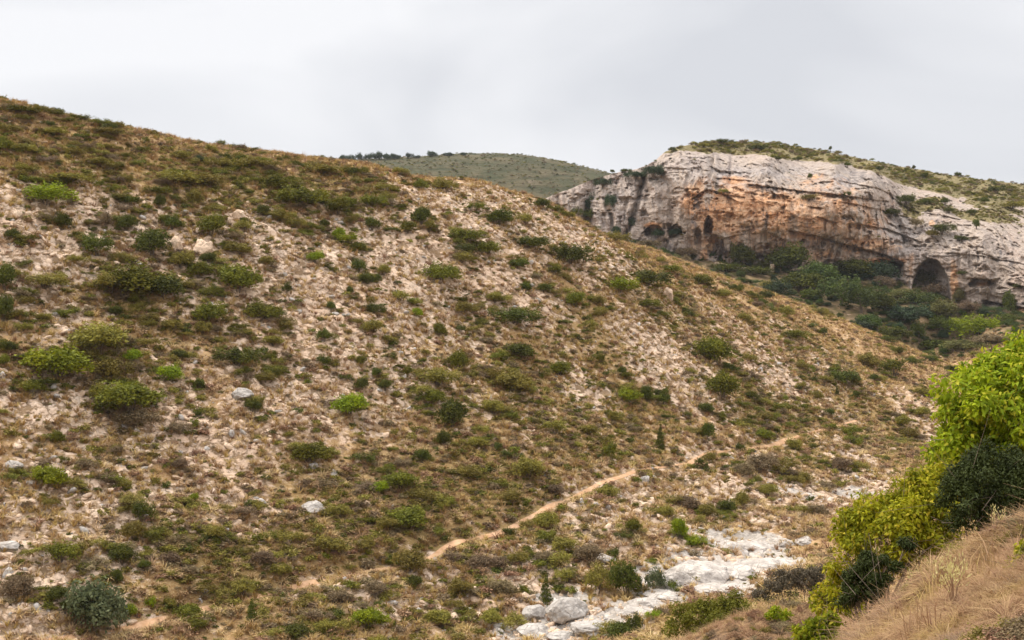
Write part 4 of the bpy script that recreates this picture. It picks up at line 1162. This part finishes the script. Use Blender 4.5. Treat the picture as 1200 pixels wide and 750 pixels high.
close_bush('shrub', 'bush', 'black-green dense bush in front of the tall lime green tree', (1155, 625), 21.5,
    [(1150, 570, 36, 0), (1125, 585, 24, -.2), (1180, 575, 34, 0), (1160, 545, 28, .2), (1190, 545, 26, .4), (1135, 608, 22, -.2), (1170, 605, 28, -.2), (1112, 572, 14, 0), (1130, 558, 18, .1), (1205, 560, 34, .3), (1205, 600, 30, .3)],
    26000, .048, M['needle_dark'], 303, .03)
close_bush('shrub', 'bush', 'dark green bushy shrub set into the yellowing bush above dry grass', (1010, 705), 20.5,
    [(1012, 672, 18, 0), (1028, 658, 12, .1), (1004, 692, 15, 0), (1024, 694, 15, -.1), (996, 676, 10, .1), (1036, 680, 10, 0), (1014, 656, 10, .1), (992, 704, 10, 0), (1062, 638, 10, .3), (1050, 664, 8, .2)],
    10000, .045, M['needle_dark'], 304, .02)
close_bush('shrub', 'bush', 'bright green low bush at the bottom edge under the dark green one', (958, 752), 18.0,
    [(950, 742, 14, 0), (965, 735, 12, 0), (975, 728, 10, .1), (940, 748, 12, 0), (960, 752, 14, -.1)], 3600, .06, M['leaf_lime'], 305, .012)
close_bush('shrub', 'bush', 'yellow-green leafy plant on the dry bank above the pale plumed grass', (1200, 690), 13.0,
    [(1195, 665, 14, 0), (1205, 650, 16, 0), (1200, 690, 14, 0), (1186, 680, 9, 0), (1210, 675, 20, 0)], 2200, .05, M['leaf_yellow'], 306, .01)
close_bush('shrub', 'bush', 'grey-brown twiggy bush beside the white stream slabs', (928, 702), 38,
    [(925, 684, 17, 0), (905, 690, 14, 0), (945, 682, 16, 0), (958, 672, 13, .3), (890, 697, 9, 0), (935, 672, 12, .2), (962, 690, 14, 0), (915, 676, 10, .2)], 9000, .055, M['twiggy'], 307, .02)
close_bush('shrub', 'bush', 'large olive green bush nearest the stream floor on the near bank', (838, 748), 40,
    [(815, 722, 23, 0), (840, 722, 26, -.2), (862, 718, 23, 0), (798, 734, 19, 0), (874, 736, 19, .2), (828, 742, 22, -.3), (855, 744, 20, -.3), (845, 712, 13, .2), (818, 714, 11, .2), (868, 712, 11, .2)], 15000, .075, M['green'], 308, .025)
close_bush('shrub', 'bush', 'small bright green plant on the tan grass hump', (912, 722), 31,
    [(910, 718, 8, 0), (920, 722, 8, 0), (903, 722, 6, 0)], 900, .06, M['leaf_lime'], 309, .01)

# ------------------------------------------------------------------ stuff: what nobody could count
lib = bpy.data.collections.new("tuft_library")              # never linked to the scene: only instanced
def to_lib(coln, name, me):
    o = bpy.data.objects.new(name, me); coln.objects.link(o)

def scatter(name, label, pts, rot, scl, coln, pick):
    me = bpy.data.meshes.new(name)
    n = len(pts)
    me.vertices.add(n); me.vertices.foreach_set('co', np.ascontiguousarray(pts, np.float32).ravel())
    for an, av, ty in (('turn', rot, 'FLOAT_VECTOR'), ('size', scl, 'FLOAT_VECTOR')):
        a = me.attributes.new(an, ty, 'POINT'); a.data.foreach_set('vector', np.ascontiguousarray(av, np.float32).ravel())
    a = me.attributes.new('pick', 'INT', 'POINT'); a.data.foreach_set('value', np.ascontiguousarray(pick, np.int32))
    o = link(name, me)
    ng = bpy.data.node_groups.new(name, 'GeometryNodeTree')
    ng.interface.new_socket('Geometry', in_out='INPUT', socket_type='NodeSocketGeometry')
    ng.interface.new_socket('Geometry', in_out='OUTPUT', socket_type='NodeSocketGeometry')
    nd = ng.nodes
    gi, go = nd.new('NodeGroupInput'), nd.new('NodeGroupOutput')
    ip = nd.new('GeometryNodeInstanceOnPoints')
    ci = nd.new('GeometryNodeCollectionInfo'); ci.inputs[0].default_value = coln
    ci.inputs['Separate Children'].default_value = True; ci.inputs['Reset Children'].default_value = True
    def na(nm, ty):
        q = nd.new('GeometryNodeInputNamedAttribute'); q.data_type = ty; q.inputs[0].default_value = nm; return q.outputs[0]
    er = nd.new('FunctionNodeEulerToRotation')
    lk = ng.links.new
    lk(na('turn', 'FLOAT_VECTOR'), er.inputs[0])
    lk(gi.outputs[0], ip.inputs['Points']); lk(ci.outputs[0], ip.inputs['Instance'])
    ip.inputs['Pick Instance'].default_value = True
    lk(na('pick', 'INT'), ip.inputs['Instance Index']); lk(er.outputs[0], ip.inputs['Rotation']); lk(na('size', 'FLOAT_VECTOR'), ip.inputs['Scale'])
    lk(ip.outputs[0], go.inputs[0])
    md = o.modifiers.new('scatter', 'NODES'); md.node_group = ng
    tag(o, label, kind='stuff')
    return o

def new_lib(meshes):
    c = bpy.data.collections.new('library')
    for i, m in enumerate(meshes): to_lib(c, 'v%02d' % i, m)
    return c
def with_mat(me, mat):
    m = me.copy(); m.materials.clear(); m.materials.append(mat); return m

# visibility of terrain cells from the camera (with a margin so a step aside still finds plants)
elev = ZG / np.maximum(YY, .1)
run = np.maximum.accumulate(np.where(YY > 6, elev, -9), axis=0)
vis = (elev >= run - .012) & (YY > 8)
inview = (TT > -.41) & (TT < .43)

def spread_points(n, w, yr):
    """n random ground points with weight w (a grid), between two distances"""
    r = (Y >= yr[0]) & (Y <= yr[1])
    W = np.where(vis & inview & r[:, None], w, 0)
    dT = np.gradient(T)[None] * gY(YY); dY = np.gradient(Y)[:, None]
    W = np.maximum(W * dT * dY / np.maximum(YY, 10) ** 1.0, 0)
    c = np.cumsum(W.ravel()); k = np.searchsorted(c, rng.random(n) * c[-1])
    i, j = np.unravel_index(np.minimum(k, W.size - 1), W.shape)
    y = Y[i] + (rng.random(n) - .5) * np.gradient(Y)[i]
    x = (T[j] + (rng.random(n) - .5) * np.gradient(T)[j]) * gY(y)
    return np.stack([x, y, sample(ZG, x, y)], 1)

def euler_rand(n, tilt=.15):
    return np.stack([rng.normal(size=n) * tilt, rng.normal(size=n) * tilt, rng.random(n) * 6.28], 1)

OPEN = [(140, 195), (230, 250), (350, 374), (438, 456), (498, 542), (562, 748), (806, 836), (892, 936), (990, 1010)]
def path_clear(P, r=.75):
    px_ = 600 + F * P[:, 0] / P[:, 1]
    op = np.zeros(len(P), bool)
    for a, b in OPEN: op |= (px_ > a) & (px_ < b)
    return sample(pd, P[:, 0], P[:, 1]) > np.where(op, r, r * .45)

# low scrub cushions and grass tufts over the hillside
CUSH = [leaf_cloud('cushion', [(0, 0, .3, .42, .42, .4)] + rand_lobes(4, 60 + i, .2, .25, .3, .3), 260, .07, 60 + i, lump=.4, shell=.6) for i in range(2)]
def tuft_mesh(seed, n, lean, w, long=1.0):
    g = np.random.default_rng(seed)
    V, Fc = [], []
    for i in range(n):
        a = g.random() * 6.28; r = .16 * math.sqrt(g.random()); ln = lean * (.4 + g.random()); h = long * (.55 + .6 * g.random())
        b = np.array([r * math.cos(a), r * math.sin(a), -.05]); a2 = a + .8 * g.normal(); dr = np.array([math.cos(a2), math.sin(a2), 0]); sd_ = np.array([-dr[1], dr[0], 0]) * w
        m = b + dr * ln * .35 * h + np.array([0, 0, h * .6]); t = b + dr * ln * h + np.array([0, 0, h * (1 - .3 * ln)])
        k = len(V); V += [b - sd_, b + sd_, m + sd_ * .8, m - sd_ * .8, t + sd_ * .15, t - sd_ * .15]
        Fc += [(k, k + 1, k + 2, k + 3), (k + 3, k + 2, k + 4, k + 5)]
    return np.array(V), np.array(Fc)
def blades(seed, n, lean, w, mat, long=1.0):
    V, Fc = tuft_mesh(seed, n, lean, w, long); return mesh_np('tuft', V, Fc, mat)
M['dry_grass'] = foliage_mat('dry_grass', (0.34, 0.22, 0.10), (0.60, 0.42, 0.215), .15, .6)
M['dull_grass'] = foliage_mat('dull_grass', (0.30, 0.19, 0.068), (0.53, 0.355, 0.135), .15, .6)
M['heath'] = foliage_mat('heath', (0.21, 0.12, 0.064), (0.42, 0.255, 0.14), .1, .6)

scrub_lib = new_lib([with_mat(m, M[c]) for c in ('olive', 'brown', 'green', 'heath', 'dark') for m in CUSH])
n = 20000
wgt = (.25 + olive * .9 + .35 * sstep(-.2, .4, fbm(XX / 7, YY / 7, s=301))) * (1 - .75 * rock) * (1 - .95 * stream) * hillside
P = spread_points(n, wgt, (70, 345)); P = P[path_clear(P)]; n = len(P)
ex = []
for p_ in PLANTS:
    if p_['px'] and p_['cat'] == 'shrub' and 66 < p_['o'].location[1] < 340:
        m_ = int(3 + p_['w'] * 2)
        a_ = rng.random(m_) * 6.28; r_ = p_['w'] * (.52 + .5 * rng.random(m_))
        ex.append(np.stack([p_['o'].location[0] + np.cos(a_) * r_ * 1.2, p_['o'].location[1] + np.sin(a_) * r_], 1))
ex = np.concatenate(ex); ex = np.c_[ex, sample(ZG, ex[:, 0], ex[:, 1])]; ex = ex[path_clear(ex)]
n_ex = len(ex); P = np.concatenate([P, ex]); n = len(P)
ol = sample(olive, P[:, 0], P[:, 1]); rg = fbm(P[:, 0] / 10, P[:, 1] / 10, s=311)
u = rng.random(n) + .35 * rg - .35 * ol
ci = np.where(u < .30, 0, np.where(u < .38, 2, np.where(u < .64, 1, np.where(u < 1.1, 3, 0)))) 
ci = np.where(rng.random(n) < .05, 4, ci); ci[-n_ex:] = rng.choice([0, 0, 2, 2, 4, 1], n_ex)
s = .38 + .85 * rng.random(n) ** 2.5
scl = np.stack([s * 1.3, s * 1.3, s * (.55 + .4 * rng.random(n))], 1)
scatter('scrub', 'low olive and brown scrub cushions covering the slope', P - np.array([0, 0, .06]), euler_rand(n, .12), scl, scrub_lib, ci * 2 + rng.integers(0, 2, n))

grass_lib = new_lib([blades(70, 26, .9, .035, M['dry_grass']), blades(71, 26, .8, .035, M['dull_grass']), blades(72, 22, 1.1, .04, M['dry_grass']), blades(73, 22, 1.0, .04, M['heath'])])
n = 52000
wgt = (.5 + .4 * sstep(-.3, .4, fbm(XX / 5, YY / 5, s=321))) * (1 - .6 * rock) * (1 - .97 * stream) * hillside
P = spread_points(n, wgt, (66, 345)); P = P[path_clear(P, .6)]; n = len(P)
rg = fbm(P[:, 0] / 12, P[:, 1] / 12, s=331)
pick = np.where(rng.random(n) + .5 * rg < .45, 1, np.where(rng.random(n) < .25, 3, np.where(rng.random(n) < .5, 0, 2)))
s = .35 + .35 * rng.random(n)
scatter('grass', 'dry tan grass tufts growing between the stones of the slope', P, euler_rand(n, .2), np.stack([s * 1.2, s * 1.2, s], 1), grass_lib, pick)

# thickets that run between the bigger shrubs
thick_lib = new_lib([with_mat(m, M[c]) for c in ('olive', 'green', 'brown', 'dark') for m in (SHAPE['loose', 1], SHAPE['spread', 2], SHAPE['loose', 2])])
n = 700
P = spread_points(n, (.06 + olive * 1.2) * sstep(.0, .35, fbm(XX / 6, YY / 9, s=345)) * (1 - rock) ** 2 * (1 - stream) * hillside, (70, 345))
ex = []
for p_ in PLANTS:
    if p_['px'] and p_['cat'] == 'shrub' and p_['w'] > 1.6 and 66 < p_['o'].location[1] < 340:
        m_ = int(1 + p_['w'] * 1.1)
        a_ = rng.random(m_) * 3.6 - .25; r_ = p_['w'] * (.35 + .5 * rng.random(m_))
        ex.append(np.stack([p_['o'].location[0] + np.cos(a_) * r_ * 1.3, p_['o'].location[1] + np.sin(a_) * r_], 1))
ex = np.concatenate(ex); ex = np.c_[ex, sample(ZG, ex[:, 0], ex[:, 1])]
P = np.concatenate([P, ex]); P = P[path_clear(P, 1.0)]; n = len(P)
s = .7 + 1.3 * rng.random(n) ** 1.6
u = rng.random(n); ci = np.where(u < .42, 0, np.where(u < .74, 1, np.where(u < .9, 2, 3)))
scatter('thicket', 'low olive and brown thicket merging the shrubs of the slope', P - np.array([0, 0, .12]), euler_rand(n, .15), np.stack([s * 1.35, s * 1.35, s * (.4 + .4 * rng.random(n))], 1), thick_lib, ci * 3 + rng.integers(0, 3, n))

# loose stones
stone_lib = new_lib([rock_mesh('stone', 400 + i, M['tan_stone'], .7, 2) for i in range(3)] + [rock_mesh('stone', 410 + i, M['stone'], .7, 2) for i in range(2)])
n = 26000
wgt = (.025 + rockn ** 2 * (.3 + .7 * sstep(-.3, .3, fbm(XX / 3, YY / 3, s=341))) + .06 * stream) * hillside
P = spread_points(n, wgt, (66, 345)); P = P[path_clear(P, .6)]; n = len(P)
s = .10 + .75 * rng.random(n) ** 8 + .14 * rng.random(n)
pick = np.where(rng.random(n) < .88, rng.integers(0, 3, n), rng.integers(3, 5, n))
scatter('rubble', 'pale limestone rubble lying over the bare parts of the slope', P - np.array([0, 0, .04]), euler_rand(n, .5), np.stack([s * 1.3, s, s * .8], 1), stone_lib, pick)

# thicket on the valley floor under the cliff
th_lib = new_lib([with_mat(m, M[c]) for c in ('valley', 'blue', 'valley', 'drab', 'brown') for m in (SHAPE['loose', 0], SHAPE['spread', 1])])
n = 1700
wgt = (.2 + moor * sstep(-.25, .25, fbm(XX / 11, YY / 11, s=351))) * (YY > 310) * (YY < 392)
P = spread_points(n, wgt, (310, 392))
u = rng.random(n); ci = np.where(u < .28, 0, np.where(u < .45, 1, np.where(u < .68, 2, np.where(u < .86, 3, 4))))
s = 1.0 + 2.6 * rng.random(n) ** 2
scatter('undergrowth', 'dense dark undergrowth on the valley slope below the cliff', P - np.array([0, 0, .15]), euler_rand(n, .08), np.stack([s, s, s * (.5 + .35 * rng.random(n))], 1), th_lib, ci * 2 + rng.integers(0, 2, n))

# scrub on top of the cliff
w = np.clip(vegc, 0, 1) ** 1.5 * (.25 + sstep(-.2, .4, fbm(wx / 12, DD / 12, s=361))) + .012 * face * sstep(.1, .5, fbm(wx / 6, wz / 6, s=371))
c = np.cumsum(w.ravel()); n = 3600
k = np.minimum(np.searchsorted(c, rng.random(n) * c[-1]), w.size - 1)
P = CV.reshape(-1, 3)[k] + rng.normal(size=(n, 3)) * np.array([.25, .25, .03])
onface = face.ravel()[k] > .5
s = np.where(onface, .4 + .6 * rng.random(n), .5 + 1.5 * rng.random(n) ** 3)
u = rng.random(n); ci = np.where(u < .13, 0, np.where(u < .32, 2, np.where(u < .75, 3, 4)))
top_lib = new_lib([with_mat(m, M[c_]) for c_ in ('dark', 'blue', 'green', 'olive', 'brown') for m in (leaf_cloud('cushion', rand_lobes(5, 88, .26, .3, .3, .35), 500, .05, 88), CUSH[0])])
scatter('ground_cover', 'low scrub on the plateau and ledges of the cliff', P, euler_rand(n, .08), np.stack([s * 1.4, s * 1.4, s * .75], 1), top_lib, ci * 2 + rng.integers(0, 2, n))

# low scrub of the far hill
hv = HV[4:42].reshape(-1, 3)
n = 5000
k = rng.integers(0, len(hv), n); P = hv[k] + rng.normal(size=(n, 3)) * np.array([1, .8, 0])
s = .6 + 1.3 * rng.random(n) ** 2
scatter('distant_scrub', 'low dark scrub dotted over the far rounded hill', P, euler_rand(n, .05), np.stack([s * 1.5, s * 1.5, s * .7], 1), top_lib, rng.choice([0, 1, 4, 6, 7, 8, 9], n))

# dry grass of the near bank
near_lib = new_lib([blades(80 + i, 34, 1.3 + .3 * i, .020, M['straw'], 1.0) for i in range(3)] + [blades(84, 30, .9, .008, M['dry_grass'], 1.1)])
n = 34000
P = spread_points(n, near * (.12 + sstep(-.25, .3, fbm(XX / 1.1, YY / 1.1, s=381))) * (TT > .08), (8, 46)); n = len(P)
s = np.clip(P[:, 1] / 17, .6, 1) * (.06 + .10 * rng.random(n) ** 2 + .08 * (rng.random(n) < .03)) * (1 + .5 * fbm(P[:, 0] / 1.6, P[:, 1] / 1.6, s=383))
scatter('dry_grass', 'matted tan dry grass covering the near bank', P, euler_rand(n, .35), np.stack([s * 1.3, s * 1.3, s], 1), near_lib, np.where(rng.random(n) < .75, rng.integers(0, 3, n), 3))

n = 260
P = spread_points(n, near * (TT > .08) * sstep(.25, .5, fbm(XX / 1.7, YY / 1.7, s=393)), (11, 46)); n = len(P)
s = .22 + .25 * rng.random(n)
scatter('dry_stalks', 'thin upright straw stalks standing out of the dry grass', P, euler_rand(n, .12), np.stack([s, s, s], 1), new_lib([blades(90 + i, 7, .45, .016, M['straw'], 1.1) for i in range(3)]), rng.integers(0, 3, n))
n = 800
P = spread_points(n, near * (TT > .08) * sstep(0, .4, fbm(XX / 2.2, YY / 2.2, s=391)), (9, 46)); n = len(P)
s = .10 + .22 * rng.random(n)
scatter('dead_twigs', 'grey brown dead stems and low weeds among the dry grass', P, euler_rand(n, .2), np.stack([s * 1.4, s * 1.4, s * .8], 1), new_lib([with_mat(SHAPE['loose', 0], M['brown']), with_mat(SHAPE['loose', 1], M['heath']), with_mat(SHAPE['loose', 2], M['olive'])]), rng.choice([0, 0, 1, 1, 2], n))

# tall pale seed-head grasses standing out of the near bank
def plume(px, py, d, hpx, label, seed, n=6):
    g = np.random.default_rng(seed)
    x = (px - 600) / F * d
    B = np.array([x, d, sample(ZG, x, d)[0] - .03])
    root = bpy.data.objects.new('tall_grass', None); COL.objects.link(root); root.location = B; root.empty_display_size = .1
    h = hpx * d / F
    st, hd = [], []
    for i in range(n):
        a = g.random() * 6.28; ln = .12 + .25 * g.random(); hh = h * (.75 + .35 * g.random())
        t = np.array([math.cos(a) * ln * h, math.sin(a) * ln * h, hh])
        st.append(tube([(0, 0, 0), t * np.array([.3, .3, .55]), t], [.006, .005, .003], 4))
        for k in range(26):
            f = .62 + .42 * g.random(); c0 = t * np.array([f * f, f * f, f]); r_ = .035 * (1.15 - f) * 2 + .008
            o = g.normal(size=3) * r_; e = o * .5 + np.array([0, 0, .035])
            b_ = np.cross(e, g.normal(size=3)); b_ = b_ / np.linalg.norm(b_) * .007
            hd.append((np.array([c0 + o, c0 + o + e * .5 + b_, c0 + o + e, c0 + o + e * .5 - b_]), np.array([(0, 1, 2, 3)])))
    link('stalk', mesh_np('stalk', *join(st), M['straw']), root)
    link('seed_head', mesh_np('seed_head', *join(hd), M['plume']), root)
    tag(root, label, 'grass plant')
M['plume'] = foliage_mat('plume', (0.50, 0.42, 0.16), (0.72, 0.62, 0.30), .3, .8)
plume(1118, 760, 12.5, 60, 'pale yellow plumed grass plant on the dry bank at the bottom edge', 1, 9)
plume(1168, 632, 20, 42, 'thin dry stalks in front of the black-green bush', 2, 5)
plume(1070, 690, 17, 34, 'short straw stalks at the edge of the yellowing bush', 3, 5)

# ------------------------------------------------------------------ labels for the shrubs that have none yet
MARKS = [(70, 428, 'the brightest yellow-green bush'), (282, 462, 'the lone white boulder'), (234, 287, 'the tall cleft boulder'), (112, 716, 'the grey-green olive tree'), (53, 229, 'the wide bright shrub high up'), (474, 568, 'the small white boulder'), (365, 596, 'the grey weathered boulder'),
         (409, 477, 'the neat bright green bush'), (530, 487, 'the tallest dark mid-slope shrub'), (604, 372, 'the wide dark mid-slope shrub'), (668, 298, 'the big shrub below the ridge rib'), (782, 342, 'the upright pale block'), (847, 455, 'the big shrub by the stony patch'),
         (774, 518, 'the thin upright juniper'), (640, 697, 'the sharp-tipped juniper'), (735, 682, 'the tall ragged juniper'), (796, 621, 'the vivid green upright shrub'), (432, 726, 'the bright domed bush'), (295, 720, 'the small conical juniper'), (597, 619, 'the path bend'), (981, 460, 'the tiny pointed juniper'),
         (160, 330, 'the widest dark shrub mass'), (58, 560, 'the straggly yellow-green bush'), (905, 522, 'the far end of the footpath'), (870, 668, 'the white stream slabs'), (480, 205, 'the ridge crest before the far hill'), (100, 143, 'the topmost skyline'), (400, 193, 'the skyline under the pine row'), (1113, 432, 'the end of the ridge'), (728, 558, 'the highest bend of the orange path')]
CW = dict(valley='deep green', drab='drab olive', green='mid green', dark='dark green', bright='yellow-green', olive='olive', brown='grey-brown', grey='grey-green', blue='blue-green')
def desc(p):
    x, y, w, h = p['px']
    size = 'tiny' if w < 12.5 else 'small' if w < 19 else 'medium' if w < 27 else 'large'
    form = 'low wide' if w > 1.75 * h else ('upright' if h > 1.15 * w else {'loose': 'loose', 'round': 'rounded', 'spread': 'spreading', 'cone': 'conical'}[p['shape']])
    return f"{size} {CW[p['col']]} {form} shrub"
def rel(p, m):
    dx, dy = p['px'][0] - m[0], p['px'][1] - m[1]
    v = 'above' if dy < 0 else 'below'; hz = 'left' if dx < 0 else 'right'
    if abs(dx) > 2.2 * abs(dy): return f'{hz} of'
    if abs(dy) > 2.2 * abs(dx): return v
    return f'{v} and {hz} of'
todo = [p for p in PLANTS if not p['label']]
D_ = {id(p): desc(p) for p in todo}
used = set()
for p in todo:
    dist = lambda q, m: math.hypot(q['px'][0] - m[0], q['px'][1] - m[1])
    best = None
    like = [q for q in todo if D_[id(q)] == D_[id(p)] and q is not p]
    for m in sorted(MARKS, key=lambda m: dist(p, m)):
        if dist(p, m) < 3: continue
        r = rel(p, m)
        rivals = sorted(dist(q, m) for q in like if rel(q, m) == r)
        dp = dist(p, m)
        rank = sum(1 for v in rivals if v < dp)
        first = {0: '', 1: 'second ', 2: 'third '}.get(rank)
        if first is None: continue
        if not rivals: t = f"{D_[id(p)]} {r} {m[2]}"
        elif rank == 0: t = f"{D_[id(p)]} {r} {m[2]}, nearest to it"
        else: t = f"{first}{D_[id(p)]} {r} {m[2]}"
        if t in used or len(t.replace(',', '').split()) > 16: continue
        best = t; break
    if best is None: best = D_[id(p)] + ' on the open slope'
    used.add(best)
    p['o']['label'] = best
    p['o']['group'] = 'shrubs dotted over the hillside'

# ------------------------------------------------------------------ air
q = NT('haze')
vol = q.n("ShaderNodeVolumePrincipled", {'Color': (0.86, 0.89, 0.95), 'Density': 0.00006, 'Anisotropy': 0.2})
q.t.links.new(vol.outputs[0], q.out.inputs['Volume'])
hx, hy0, hy1, hz0, hz1 = 2300.0, -320.0, 1500.0, -60.0, 132.0
hv_ = np.array([(x, y, z) for x in (-hx, hx) for y in (hy0, hy1) for z in (hz0, hz1)])
tag(link('haze', mesh_np('haze', hv_, np.array([(0, 1, 3, 2), (4, 6, 7, 5), (0, 4, 5, 1), (2, 3, 7, 6), (0, 2, 6, 4), (1, 5, 7, 3)]), q.m)), 'thin pale haze in the air of the valley', kind='stuff')
